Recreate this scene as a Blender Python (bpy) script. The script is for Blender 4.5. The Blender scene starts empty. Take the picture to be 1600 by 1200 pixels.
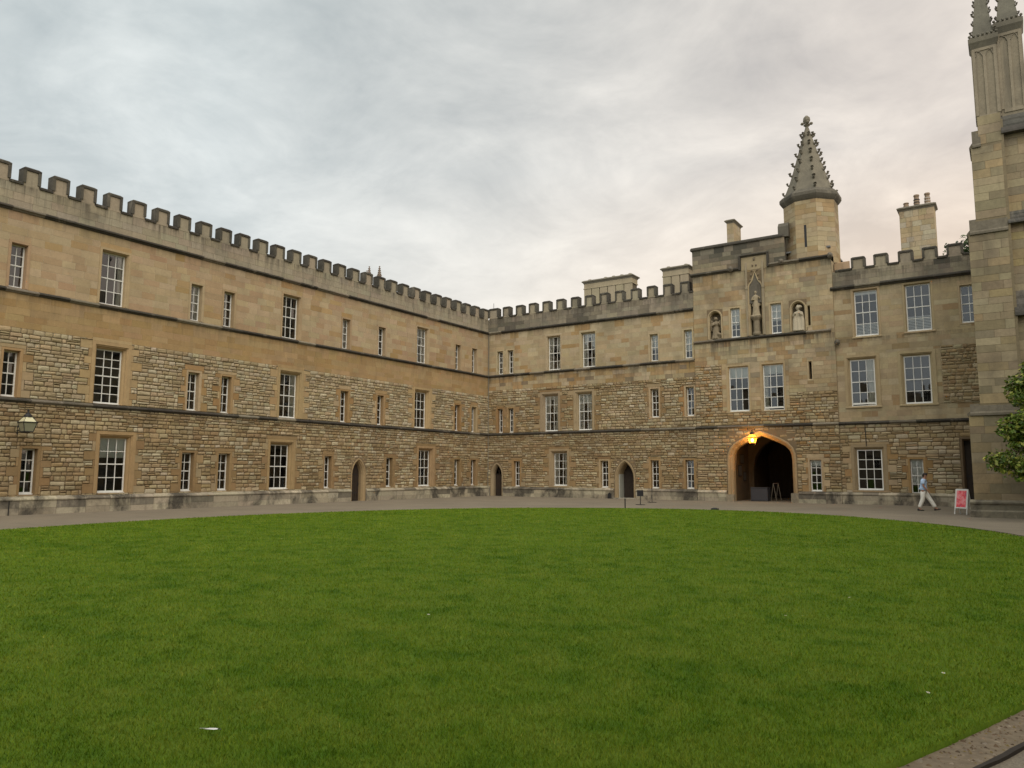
import bpy, bmesh, math, random
import numpy as np
from mathutils import Vector, Matrix, noise

random.seed(11)
rng = np.random.default_rng(11)
R = math.radians
scn = bpy.context.scene
C = scn.collection

# ------------------------------------------------------------------ camera
CAM = Vector((32.602, -45.869, 1.70))
FW = Vector((-0.54967, 0.82724, 0.11636)); RT = Vector((0.83306, 0.55318, 0.00253)); UP = Vector((0.06227, -0.09833, 0.99320))
cam_data = bpy.data.cameras.new('camera'); cam = bpy.data.objects.new('camera', cam_data); C.objects.link(cam)
cam_data.sensor_width = 36.0; cam_data.lens = 26.56; cam_data.clip_end = 2000; cam_data.clip_start = 0.1
M = Matrix.Identity(4)
for i, a in enumerate((RT, UP, -FW)):
    for j in range(3): M[j][i] = a[j]
M.translation = CAM
cam.matrix_world = M
scn.camera = cam

# ------------------------------------------------------------------ light
SUN_AZ = 136.0      # degrees clockwise from +Y (world), direction the light comes from
SUN_EL = 46.0
sd = Vector((math.sin(R(SUN_AZ))*math.cos(R(SUN_EL)), math.cos(R(SUN_AZ))*math.cos(R(SUN_EL)), math.sin(R(SUN_EL))))
sun_data = bpy.data.lights.new('sun', 'SUN'); sun_data.energy = 1.5; sun_data.angle = R(75); sun_data.color = (1.0, 0.89, 0.74)
sun = bpy.data.objects.new('sun', sun_data); C.objects.link(sun)
sun.rotation_euler = sd.to_track_quat('Z', 'Y').to_euler()

world = bpy.data.worlds.new('World'); scn.world = world; world.use_nodes = True
nt = world.node_tree; nt.nodes.clear()
def N(nt, t, **kw):
    n = nt.nodes.new(t)
    for k, v in kw.items(): setattr(n, k, v)
    return n
def math_node(nt, op, a, b=None, clamp=False):
    n = nt.nodes.new('ShaderNodeMath'); n.operation = op; n.use_clamp = clamp
    for i, v in enumerate((a, b)):
        if v is None: continue
        if isinstance(v, (int, float)): n.inputs[i].default_value = v
        else: nt.links.new(v, n.inputs[i])
    return n.outputs[0]
def ramp(nt, fac, stops, interp='LINEAR'):
    n = nt.nodes.new('ShaderNodeValToRGB'); n.color_ramp.interpolation = interp
    el = n.color_ramp.elements
    while len(el) < len(stops): el.new(0.5)
    for e, (p, c) in zip(el, stops):
        e.position = p
        e.color = (c, c, c, 1) if isinstance(c, (int, float)) else (*c, 1)
    nt.links.new(fac, n.inputs[0])
    return n.outputs[0]
def mixc(nt, fac, a, b, mode='MIX'):
    n = nt.nodes.new('ShaderNodeMix'); n.data_type = 'RGBA'; n.blend_type = mode
    for s, v in ((n.inputs[0], fac), (n.inputs[6], a), (n.inputs[7], b)):
        if isinstance(v, (int, float)): s.default_value = v
        elif isinstance(v, tuple): s.default_value = (*v, 1)
        else: nt.links.new(v, s)
    return n.outputs[2]
def noise_tex(nt, vec, scale, detail=4, rough=0.55, dist=0.0):
    n = nt.nodes.new('ShaderNodeTexNoise'); n.inputs['Scale'].default_value = scale
    n.inputs['Detail'].default_value = detail; n.inputs['Roughness'].default_value = rough
    n.inputs['Distortion'].default_value = dist
    nt.links.new(vec, n.inputs['Vector'])
    return n.outputs[0]
def vscale(nt, vec, s, off=(0, 0, 0)):
    n = nt.nodes.new('ShaderNodeMapping'); n.inputs['Scale'].default_value = s; n.inputs['Location'].default_value = off
    nt.links.new(vec, n.inputs['Vector'])
    return n.outputs[0]

def build_world():
    tc = N(nt, 'ShaderNodeTexCoord'); d = tc.outputs['Generated']
    sky = N(nt, 'ShaderNodeTexSky'); sky.sky_type = 'NISHITA'; sky.sun_disc = False
    sky.sun_elevation = R(SUN_EL); sky.sun_rotation = R(SUN_AZ)
    b1 = N(nt, 'ShaderNodeBackground'); b1.inputs[1].default_value = 0.07; nt.links.new(sky.outputs[0], b1.inputs[0])
    # cloud sheet: direction projected on a plane overhead
    sep = N(nt, 'ShaderNodeSeparateXYZ'); nt.links.new(d, sep.inputs[0])
    zz = math_node(nt, 'ADD', math_node(nt, 'MAXIMUM', sep.outputs[2], 0.0), 0.16)
    cmb = N(nt, 'ShaderNodeCombineXYZ')
    nt.links.new(math_node(nt, 'DIVIDE', sep.outputs[0], zz), cmb.inputs[0])
    nt.links.new(math_node(nt, 'DIVIDE', sep.outputs[1], zz), cmb.inputs[1])
    P = cmb.outputs[0]
    n1 = noise_tex(nt, vscale(nt, P, (1, 1, 1), (3.1, 1.7, 0)), 0.85, 6, 0.56, 0.35)
    n2 = noise_tex(nt, vscale(nt, P, (1.0, 1.0, 1), (9.3, 4.1, 0)), 2.6, 6, 0.6, 0.5)
    n4 = noise_tex(nt, vscale(nt, P, (1.0, 1.1, 1), (1.3, 8.1, 0)), 7.5, 7, 0.62, 0.8)
    # angle to the afterglow low behind the gate range
    gaz = R(33.6 - 62.0)     # measured like the camera yaw
    g = Vector((-math.sin(gaz)*math.cos(R(4)), math.cos(gaz)*math.cos(R(4)), math.sin(R(4))))
    dot = N(nt, 'ShaderNodeVectorMath', operation='DOT_PRODUCT'); nt.links.new(d, dot.inputs[0]); dot.inputs[1].default_value = g
    dt = dot.outputs['Value']
    w = ramp(nt, dt, [(0.12, 0.0), (0.45, 0.30), (0.72, 0.70), (0.90, 0.95), (1.0, 1.0)])
    shade = mixc(nt, w, (0.262, 0.298, 0.306), (0.40, 0.352, 0.318))
    light = mixc(nt, w, (0.495, 0.52, 0.51), (0.655, 0.575, 0.495))
    cl = ramp(nt, math_node(nt, 'ADD', math_node(nt, 'MULTIPLY', n1, 0.50), math_node(nt, 'ADD', math_node(nt, 'MULTIPLY', n2, 0.40), math_node(nt, 'MULTIPLY', n4, 0.10))), [(0.37, 0.0), (0.50, 0.48), (0.62, 1.0)], 'LINEAR')
    col = mixc(nt, cl, shade, light)
    # the cloud deck thins to a paler band low down
    low = ramp(nt, sep.outputs[2], [(0.0, 1.0), (0.16, 0.75), (0.38, 0.0)])
    col = mixc(nt, math_node(nt, 'MULTIPLY', low, 0.62), col, mixc(nt, w, (0.50, 0.505, 0.48), (0.86, 0.60, 0.355)))
    b2 = N(nt, 'ShaderNodeBackground'); nt.links.new(col, b2.inputs[0]); b2.inputs[1].default_value = 1.0
    mx = N(nt, 'ShaderNodeMixShader'); mx.inputs[0].default_value = 0.93
    nt.links.new(b1.outputs[0], mx.inputs[1]); nt.links.new(b2.outputs[0], mx.inputs[2])
    out = N(nt, 'ShaderNodeOutputWorld'); nt.links.new(mx.outputs[0], out.inputs[0])
build_world()

scn.view_settings.view_transform = 'Standard'; scn.view_settings.look = 'None'
scn.view_settings.exposure = 0.78; scn.view_settings.gamma = 1.0; scn.view_settings.use_curve_mapping = False
scn.render.resolution_x = 1024; scn.render.resolution_y = 768

# ------------------------------------------------------------------ helpers
class MB:
    def __init__(s): s.v = []; s.f = []; s.c = []
    def add(s, vs, fs, col=None):
        o = len(s.v); s.v.extend(vs); s.f.extend([tuple(i+o for i in f) for f in fs])
        s.c.extend([col or (0.3, 0.25, 0.18)]*len(vs))
    def box(s, x0, x1, y0, y1, z0, z1, col=None):
        s.add([(x0,y0,z0),(x1,y0,z0),(x1,y1,z0),(x0,y1,z0),(x0,y0,z1),(x1,y0,z1),(x1,y1,z1),(x0,y1,z1)],
              [(0,3,2,1),(4,5,6,7),(0,1,5,4),(1,2,6,5),(2,3,7,6),(3,0,4,7)], col)
    def bbox(s, x0, x1, y0, y1, z0, z1, b=0.01, col=None):     # box with bevelled front and top edges
        s.loft([[(x0,y0+b,z0),(x1,y0+b,z0),(x1,y1,z0),(x0,y1,z0)],
                [(x0,y0,z0+b),(x1,y0,z0+b),(x1,y1,z0+b),(x0,y1,z0+b)],
                [(x0,y0,z1-b),(x1,y0,z1-b),(x1,y1,z1-b),(x0,y1,z1-b)],
                [(x0+b,y0+b,z1),(x1-b,y0+b,z1),(x1-b,y1,z1),(x0+b,y1,z1)]], True, True, col)
    def loft(s, rings, cap0=False, cap1=False, col=None, closed=True):
        n = len(rings[0]); vs = [p for r in rings for p in r]; fs = []
        for k in range(len(rings)-1):
            for i in range(n if closed else n-1):
                j = (i+1) % n
                fs.append((k*n+i, k*n+j, (k+1)*n+j, (k+1)*n+i))
        if cap0: fs.append(tuple(reversed(range(n))))
        if cap1: fs.append(tuple(range((len(rings)-1)*n, len(rings)*n)))
        s.add(vs, fs, col)
    def prism_x(s, prof, x0, x1, col=None):        # prof: (y,z) points, extruded along x
        s.loft([[(x0, y, z) for y, z in prof], [(x1, y, z) for y, z in prof]], True, True, col)
    def prism_y(s, prof, y0, y1, col=None):        # prof: (x,z) points
        s.loft([[(x, y0, z) for x, z in prof], [(x, y1, z) for x, z in prof]], True, True, col)
    def lathe(s, cx, cy, prof, n=12, col=None, rot=0.0, sx=1.0, sy=1.0):
        rings = [[(cx+r*sx*math.cos(rot+2*math.pi*i/n), cy+r*sy*math.sin(rot+2*math.pi*i/n), z) for i in range(n)] for r, z in prof]
        s.loft(rings, True, True, col)
    def tube(s, pts, radii, n=8, col=None):
        pts = [Vector(p) for p in pts]; rings = []
        if isinstance(radii, (int, float)): radii = [radii]*len(pts)
        for i, p in enumerate(pts):
            t = (pts[min(i+1, len(pts)-1)] - pts[max(i-1, 0)]).normalized()
            a = t.cross(Vector((0.31, 0.17, 0.94)));
            if a.length < 0.05: a = t.cross(Vector((1, 0, 0)))
            a.normalize(); b = t.cross(a)
            rings.append([tuple(p + (a*math.cos(2*math.pi*k/n) + b*math.sin(2*math.pi*k/n))*radii[i]) for k in range(n)])
        s.loft(rings, True, True, col)
    def ball(s, c, rx, ry, rz, n=10, m=6, col=None):
        rings = [[(c[0]+rx*math.sin(math.pi*j/m)*math.cos(2*math.pi*i/n), c[1]+ry*math.sin(math.pi*j/m)*math.sin(2*math.pi*i/n), c[2]-rz*math.cos(math.pi*j/m)) for i in range(n)]
                 for j in range(m+1)]
        rings[0] = [(c[0]+(p[0]-c[0])+rx*.02*math.cos(2*math.pi*i/n), p[1]+ry*.02*math.sin(2*math.pi*i/n), p[2]) for i, p in enumerate(rings[0])]
        rings[-1] = [(p[0]+rx*.02*math.cos(2*math.pi*i/n), p[1]+ry*.02*math.sin(2*math.pi*i/n), p[2]) for i, p in enumerate(rings[-1])]
        s.loft(rings, True, True, col)
    def mesh(s, name, smooth=False):
        me = bpy.data.meshes.new(name); me.from_pydata(s.v, [], s.f)
        ca = me.attributes.new('tone', 'FLOAT_COLOR', 'POINT')
        arr = np.ones((len(s.v), 4), np.float32); arr[:, :3] = np.array(s.c, np.float32).reshape(-1, 3); ca.data.foreach_set('color', arr.ravel())
        if smooth: me.polygons.foreach_set('use_smooth', [True]*len(me.polygons))
        me.update()
        return me
def link(name, data, parent=None):
    o = bpy.data.objects.new(name, data); C.objects.link(o)
    if parent is not None: o.parent = parent
    return o
def obj(name, mb, mat, parent=None, smooth=False, loc=None, rz=0.0):
    me = mb.mesh(name, smooth) if isinstance(mb, MB) else mb
    if mat is not None and not me.materials: me.materials.append(mat)
    o = link(name, me, parent)
    if loc: o.location = loc
    if rz: o.rotation_euler.z = rz
    return o
def empty(name, loc=(0,0,0), rz=0.0, parent=None):
    o = link(name, None, parent); o.location = loc; o.rotation_euler.z = rz; o.empty_display_size = 0.3
    return o
def tag(o, label=None, cat=None, group=None, kind=None):
    if label: o['label'] = label
    if cat: o['category'] = cat
    if group: o['group'] = group
    if kind: o['kind'] = kind
    return o
def jit(c, a=0.06, h=0.02):
    k = 1 + random.uniform(-a, a)*1.0
    return tuple(max(0.01, x*k*(1+random.uniform(-h, h))) for x in c)
def lerp(a, b, t): return tuple(x+(y-x)*t for x, y in zip(a, b))
def ns(x, y, z=0.0): return noise.noise(Vector((x, y, z)))
def screen(p):
    d = Vector(p) - CAM; w = d.dot(FW)
    if w < 0.3: return None
    return 800+1180.44*d.dot(RT)/w, 600-1180.44*d.dot(UP)/w, w

# ------------------------------------------------------------------ materials
def new_mat(name):
    m = bpy.data.materials.new(name); m.use_nodes = True
    t = m.node_tree; b = t.nodes['Principled BSDF']
    return m, t, b
def stone_mat(name, stain=0.5, stain_col=(0.075, 0.068, 0.055), bump=0.35, grain=0.28, streak=0.25, scale=1.0, pale=0.0, base=None, bands=0.0, thr=(0.52, 0.70), levels=((4.42, 0.7), (8.75, 1.0), (12.02, 0.6))):
    m, t, b = new_mat(name)
    geo = N(t, 'ShaderNodeNewGeometry'); P = geo.outputs['Position']
    at = N(t, 'ShaderNodeAttribute'); at.attribute_name = 'tone'
    g1 = noise_tex(t, P, 9*scale, 6, 0.65)
    g2 = noise_tex(t, P, 1.7*scale, 4, 0.6)
    g3 = noise_tex(t, P, 45*scale, 3, 0.6)
    f = math_node(t, 'ADD', math_node(t, 'MULTIPLY', g1, grain*2), 1-grain)
    f = math_node(t, 'MULTIPLY', f, math_node(t, 'ADD', math_node(t, 'MULTIPLY', g2, 0.36), 0.82))
    f = math_node(t, 'MULTIPLY', f, math_node(t, 'ADD', math_node(t, 'MULTIPLY', g3, 0.4), 0.80))
    cmb = N(t, 'ShaderNodeCombineColor')
    for i in range(3): t.links.new(f, cmb.inputs[i])
    col = mixc(t, 1.0, base if base else at.outputs['Color'], cmb.outputs[0], 'MULTIPLY')
    # soot in drifts and long rain streaks
    s1 = ramp(t, noise_tex(t, vscale(t, P, (0.55, 0.55, 0.42)), 1.0, 7, 0.66, 0.4), [(thr[0], 0.0), (thr[1], 1.0)])
    s2 = ramp(t, noise_tex(t, vscale(t, P, (3.2, 3.2, 0.22)), 1.0, 5, 0.6), [(0.55, 0.0), (0.72, 1.0)])
    msk = math_node(t, 'MAXIMUM', math_node(t, 'MULTIPLY', s1, stain), math_node(t, 'MULTIPLY', s2, streak), True)
    msk = math_node(t, 'MULTIPLY', msk, math_node(t, 'ADD', g1, 0.45), True)
    col = mixc(t, msk, col, stain_col)
    if bands > 0:      # run-off stains hanging below the projecting strings
        sp = N(t, 'ShaderNodeSeparateXYZ'); t.links.new(P, sp.inputs[0]); z = sp.outputs[2]
        run = ramp(t, noise_tex(t, vscale(t, P, (3.4, 3.4, 0.16)), 1.0, 7, 0.74, 0.3), [(0.44, 0.0), (0.60, 1.0)])
        ln = math_node(t, 'MULTIPLY', ramp(t, noise_tex(t, vscale(t, P, (1.6, 1.6, 0.0), (2, 5, 0)), 1.0, 5, 0.7), [(0.38, 0.05), (0.66, 1.0)]), 0.75)
        tot = None
        for zt, L in levels:
            dz = math_node(t, 'SUBTRACT', zt, z)
            k = math_node(t, 'SUBTRACT', 1.0, math_node(t, 'DIVIDE', dz, math_node(t, 'MULTIPLY', ln, L*2.0)), True)
            k = math_node(t, 'MULTIPLY', k, math_node(t, 'GREATER_THAN', dz, 0.0))
            tot = k if tot is None else math_node(t, 'MAXIMUM', tot, k)
        col = mixc(t, math_node(t, 'MULTIPLY', math_node(t, 'MULTIPLY', tot, run), bands, True), col, (0.085, 0.072, 0.055))
    if pale > 0:
        s3 = ramp(t, noise_tex(t, vscale(t, P, (1.3, 1.3, 0.5), (7, 3, 1)), 1.0, 7, 0.7, 0.6), [(0.56, 0.0), (0.66, 1.0)])
        col = mixc(t, math_node(t, 'MULTIPLY', s3, pale), col, (0.45, 0.40, 0.31))
    t.links.new(col, b.inputs['Base Color']); b.inputs['Roughness'].default_value = 0.92
    b.inputs['Specular IOR Level'].default_value = 0.25
    bp = N(t, 'ShaderNodeBump'); bp.inputs['Strength'].default_value = bump; bp.inputs['Distance'].default_value = 0.02
    hsum = math_node(t, 'ADD', g1, math_node(t, 'MULTIPLY', g3, 0.5)); t.links.new(hsum, bp.inputs['Height'])
    t.links.new(bp.outputs[0], b.inputs['Normal'])
    return m
def plain_mat(name, col, rough=0.6, metal=0.0, spec=0.4, var=0.12, scale=12.0, bump=0.0):
    m, t, b = new_mat(name)
    geo = N(t, 'ShaderNodeNewGeometry')
    g = noise_tex(t, geo.outputs['Position'], scale, 5, 0.6)
    lo = tuple(c*(1-var) for c in col); hi = tuple(min(1, c*(1+var)) for c in col)
    t.links.new(mixc(t, g, lo, hi), b.inputs['Base Color'])
    b.inputs['Roughness'].default_value = rough; b.inputs['Metallic'].default_value = metal; b.inputs['Specular IOR Level'].default_value = spec
    if bump:
        bp = N(t, 'ShaderNodeBump'); bp.inputs['Strength'].default_value = bump; bp.inputs['Distance'].default_value = 0.01
        t.links.new(g, bp.inputs['Height']); t.links.new(bp.outputs[0], b.inputs['Normal'])
    return m
M_RUB = stone_mat('rubble_stone', stain=0.30, bump=0.6, grain=0.30, streak=0.12, bands=0.35)
M_ASH = stone_mat('ashlar_stone', stain=0.30, bump=0.2, grain=0.16, streak=0.22, stain_col=(0.15, 0.125, 0.09), bands=0.4)
LV_T = ((4.42, 0.7), (9.76, 1.1), (14.12, 0.8))
M_ASH_T = stone_mat('tower_ashlar', stain=0.55, bump=0.3, grain=0.24, streak=0.3, stain_col=(0.13, 0.105, 0.072), bands=0.7, levels=LV_T, thr=(0.46, 0.68))
M_ASH_W = stone_mat('stained_ashlar', stain=0.48, bump=0.3, grain=0.22, streak=0.28, stain_col=(0.15, 0.125, 0.088), bands=0.55, thr=(0.46, 0.68))
M_ASH_N = stone_mat('smooth_ashlar', stain=0.48, bump=0.3, grain=0.22, streak=0.28, stain_col=(0.15, 0.125, 0.088), bands=0.55, thr=(0.46, 0.68), levels=((4.42, 0.7), (12.2, 0.9), (9.3, 0.5)))
M_ASH_C = stone_mat('chapel_ashlar', stain=0.6, bump=0.3, grain=0.26, streak=0.3, stain_col=(0.12, 0.10, 0.072), thr=(0.44, 0.66))
M_GREY_T = stone_mat('tower_weathered', stain=0.5, bump=0.3, grain=0.26, streak=0.35, stain_col=(0.085, 0.08, 0.068), bands=0.9, levels=LV_T)
M_GREY = stone_mat('weathered_stone', stain=0.62, bump=0.3, grain=0.26, streak=0.45, stain_col=(0.085, 0.08, 0.068), bands=0.8, levels=((4.42, 0.7), (8.75, 1.0), (13.13, 1.0)))
M_PLINTH = stone_mat('plinth_stone', stain=1.0, bump=0.5, grain=0.34, streak=0.45, stain_col=(0.075, 0.068, 0.056), pale=0.55, thr=(0.47, 0.60), scale=1.3)
M_SOOT = stone_mat('sooty_stone', stain=0.6, bump=0.4, grain=0.45, streak=0.3, stain_col=(0.035, 0.033, 0.03), pale=0.22)
M_MORT = stone_mat('mortar', stain=0.25, bump=0.5, grain=0.25, streak=0.1)
M_DRESS = stone_mat('dressed_stone', stain=0.25, bump=0.2, grain=0.16, streak=0.15, stain_col=(0.14, 0.11, 0.08))
M_WHITE = plain_mat('white_paint', (0.74, 0.74, 0.71), 0.5, var=0.06)
M_IRON = plain_mat('black_iron', (0.02, 0.02, 0.022), 0.5, var=0.2)
M_DARKWOOD = plain_mat('dark_oak', (0.035, 0.024, 0.017), 0.7, var=0.4, scale=6)
M_ROOM = plain_mat('dark_room', (0.022, 0.020, 0.018), 0.9, var=0.3, scale=1.5)  # near-black base colour stands in for the shade of unlit rooms
M_LEAD = plain_mat('roof_lead', (0.16, 0.165, 0.17), 0.6, var=0.2, scale=2)
M_CURT = plain_mat('curtain_cloth', (0.78, 0.75, 0.67), 0.9, var=0.12, scale=8)
M_BLIND = plain_mat('blind_cloth', (0.9, 0.91, 0.87), 0.9, var=0.06, scale=8)
M_POT = plain_mat('terracotta', (0.26, 0.19, 0.13), 0.8, var=0.25)
def glass_mat(name, ior=2.0, tint=0.94):
    m = bpy.data.materials.new(name); m.use_nodes = True; t = m.node_tree; t.nodes.clear()
    fr = N(t, 'ShaderNodeFresnel'); fr.inputs[0].default_value = ior
    tr = N(t, 'ShaderNodeBsdfTransparent'); tr.inputs[0].default_value = (tint, tint*1.01, tint, 1)
    gl = N(t, 'ShaderNodeBsdfGlossy'); gl.inputs['Roughness'].default_value = 0.02; gl.inputs[0].default_value = (0.95, 0.97, 1, 1)
    mx = N(t, 'ShaderNodeMixShader'); t.links.new(fr.outputs[0], mx.inputs[0]); t.links.new(tr.outputs[0], mx.inputs[1]); t.links.new(gl.outputs[0], mx.inputs[2])
    o = N(t, 'ShaderNodeOutputMaterial'); t.links.new(mx.outputs[0], o.inputs[0])
    return m
M_GLASS = glass_mat('window_glass')

# stone tones (linear base colours)
T_PALE = [(0.42,0.32,0.195),(0.39,0.285,0.17),(0.435,0.34,0.215),(0.385,0.27,0.165),(0.405,0.31,0.195)]
T_GOLD = [(0.37,0.255,0.125),(0.40,0.28,0.145),(0.35,0.235,0.11),(0.38,0.265,0.14)]
T_RUBC = [(0.40,0.33,0.215),(0.36,0.285,0.175),(0.42,0.355,0.24),(0.33,0.26,0.155),(0.38,0.30,0.185),(0.45,0.39,0.275)]
T_RUBB = [(0.30,0.222,0.122),(0.33,0.25,0.145),(0.27,0.195,0.105),(0.36,0.285,0.17),(0.31,0.225,0.122),(0.39,0.325,0.21)]
T_OCHRE = [(0.33,0.215,0.10),(0.36,0.245,0.125),(0.30,0.19,0.085),(0.40,0.30,0.175),(0.42,0.32,0.20)]
T_PARA = [(0.325,0.28,0.205),(0.34,0.295,0.22),(0.31,0.265,0.195),(0.345,0.30,0.22)]
T_TOWER = [(0.43,0.345,0.215),(0.41,0.315,0.19),(0.45,0.37,0.24),(0.38,0.275,0.15),(0.42,0.345,0.225),(0.37,0.305,0.20),(0.44,0.355,0.23)]
T_NW = [(0.43,0.35,0.225),(0.41,0.325,0.20),(0.45,0.37,0.245),(0.385,0.305,0.19),(0.42,0.33,0.205)]
T_DARK = [(0.105,0.095,0.075),(0.14,0.125,0.10),(0.085,0.078,0.065),(0.20,0.175,0.135)]
T_CHAPEL = [(0.305,0.255,0.165),(0.33,0.275,0.18),(0.28,0.232,0.15),(0.345,0.29,0.19),(0.26,0.218,0.145),(0.335,0.262,0.152)]
T_QLOW = [(0.28,0.19,0.095),(0.26,0.172,0.085),(0.30,0.21,0.11),(0.34,0.26,0.155),(0.29,0.195,0.10)]
T_PLINTH = [(0.40,0.355,0.265),(0.36,0.32,0.24),(0.33,0.29,0.215),(0.44,0.395,0.295)]
MORT_R = (0.19,0.143,0.088); MORT_A = (0.52,0.45,0.33); SOOT = (0.062,0.056,0.046)

# ------------------------------------------------------------------ stonework
def split_row(u0, u1, z0, z1, holes):
    segs = [(u0, u1, z0, z1)]
    for h in holes:
        if callable(h):
            r = h(z0, z1)
            if r is None: continue
            ha, hb, za, zb = r[0], r[1], -1e9, 1e9
        else: ha, hb, za, zb = h
        if zb <= z0+0.004 or za >= z1-0.004: continue
        out = []
        for a, b, c, d in segs:
            if hb <= a or ha >= b or zb <= c+0.004 or za >= d-0.004: out.append((a, b, c, d)); continue
            if ha > a+0.03: out.append((a, ha, c, d))
            if hb < b-0.03: out.append((hb, b, c, d))
            m0, m1 = max(a, ha), min(b, hb)
            if za > c+0.05: out.append((m0, m1, c, za))
            if zb < d-0.05: out.append((m0, m1, zb, d))
        segs = out
    return segs
def courses(u0, u1, z0, z1, hr, wr, holes, tone, style, n0, n1, out, thin=0.0):
    z = z0
    while z < z1-0.02:
        h = random.uniform(*hr)
        if z1-(z+h) < hr[0]*0.6: h = z1-z
        for a, b, c, d in split_row(u0, u1, z, z+h, holes):
            u = a + 0.0
            first = True
            while u < b-0.01:
                w = random.uniform(*wr)*(0.6+0.8*random.random() if first else 1)
                first = False
                if b-(u+w) < wr[0]*0.6: w = b-u
                hh = d-c
                if style == 'r' and hh > 0.13 and w > 0.2 and random.random() < thin:
                    k = c + hh*random.uniform(0.4, 0.6)
                    out.append((u, u+w, c, k, style, n0, n1, tone(u+w/2, c))); out.append((u, u+w, k, d, style, n0, n1, tone(u+w/2, k)))
                else:
                    out.append((u, u+w, c, d, style, n0, n1, tone(u+w/2, (c+d)/2)))
                u += w
        z += h
def add_stone(mb, s):
    u0, u1, z0, z1, style, n0, n1, col = s
    w = u1-u0; h = z1-z0; cu = (u0+u1)/2; cz = (z0+z1)/2
    if style == 'r':
        g = 0.008; hw = w/2-g; hh = h/2-g
        if hw < 0.01 or hh < 0.01: return
        hx = 1-min(0.45, 0.30*hh/hw)*random.uniform(0.5, 1.3); hy = random.uniform(0.35, 0.75)
        base = [(-hx,-1),(hx,-1),(1,-hy),(1,hy),(hx,1),(-hx,1),(-1,hy),(-1,-hy)]
        J = [random.uniform(0.82, 1.0) for _ in range(8)]
        tl = random.uniform(-0.035, 0.035)*w
        rA = []; rB = []; rC = []
        d = (n1-n0)*random.uniform(0.55, 1.25)
        e = min(0.05, hh*0.5, hw*0.45)
        for (x, y), j in zip(base, J):
            px = cu+x*hw*(0.5+j*0.5); pz = cz+y*hh*j + tl*x*0.5
            rA.append((px, -n0, pz)); rB.append((px, -(n0+d*0.62), pz))
            ix = cu+x*max(hw-e*random.uniform(0.8, 1.6), hw*0.4)*(0.5+j*0.5); iz = cz+y*max(hh-e*random.uniform(0.8, 1.5), hh*0.35)*j + tl*x*0.5
            rC.append((ix, -(n0+d*random.uniform(0.85, 1.12)), iz))
        mb.loft([rA, rB, rC], False, True, col)
    else:
        g = 0.005; b = 0.003; d = n1-n0 + random.uniform(-0.0015, 0.0025)
        def rg(i, n): return [(u0+i,-n,z0+i),(u1-i,-n,z0+i),(u1-i,-n,z1-i),(u0+i,-n,z1-i)]
        mb.loft([rg(g, n0), rg(g, n0+d-b*0.6), rg(g+b, n0+d)], False, True, col)
def place_stones(bld, wall, stones, name, mat, limit=300):
    """largest in view become single objects, the rest one part"""
    mw = bld['mw']
    def imp(s):
        p = mw @ Vector(((s[0]+s[1])/2, 0, (s[2]+s[3])/2)); q = screen(p)
        if q is None or not (-5 < q[0] < 1605 and -5 < q[1] < 1205): return 0
        return (s[1]-s[0])*(s[3]-s[2])/q[2]**2
    order = sorted(range(len(stones)), key=lambda i: -imp(stones[i]))
    top = order[:limit]; rest = order[limit:]
    for i in top:
        mb = MB(); add_stone(mb, stones[i])
        if mb.v: obj(name, mb, mat, wall)
    if rest:
        mb = MB()
        for i in rest: add_stone(mb, stones[i])
        tag(obj(name+'_courses', mb, mat, wall), kind='stuff')
def wall_sheet(mb, u0, u1, zc, holes, n=0.0):
    """zc: list of (z0,z1,col); rect holes cut out; sheet at y=-n"""
    for z0, z1, col in zc:
        us = sorted({u0, u1, *[x for h in holes for x in h[:2] if u0 < x < u1]})
        zs = sorted({z0, z1, *[x for h in holes for x in h[2:4] if z0 < x < z1]})
        for i in range(len(us)-1):
            for j in range(len(zs)-1):
                a, b, c, d = us[i], us[i+1], zs[j], zs[j+1]
                mu, mz = (a+b)/2, (c+d)/2
                if any(h[0] < mu < h[1] and h[2] < mz < h[3] for h in holes): continue
                mb.add([(a,-n,c),(b,-n,c),(b,-n,d),(a,-n,d)], [(0,1,2,3)], col)

def ring_profile(mb, u0, u1, z0, z1, prof, kb=0.0, col=None):
    """rectangular opening; prof: (outward offset, n)"""
    rings = []
    for o, n in prof:
        rings.append([(u0-o,-n,z0-o*kb),(u1+o,-n,z0-o*kb),(u1+o,-n,z1+o),(u0-o,-n,z1+o)])
    mb.loft(rings, False, False, col)

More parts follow.
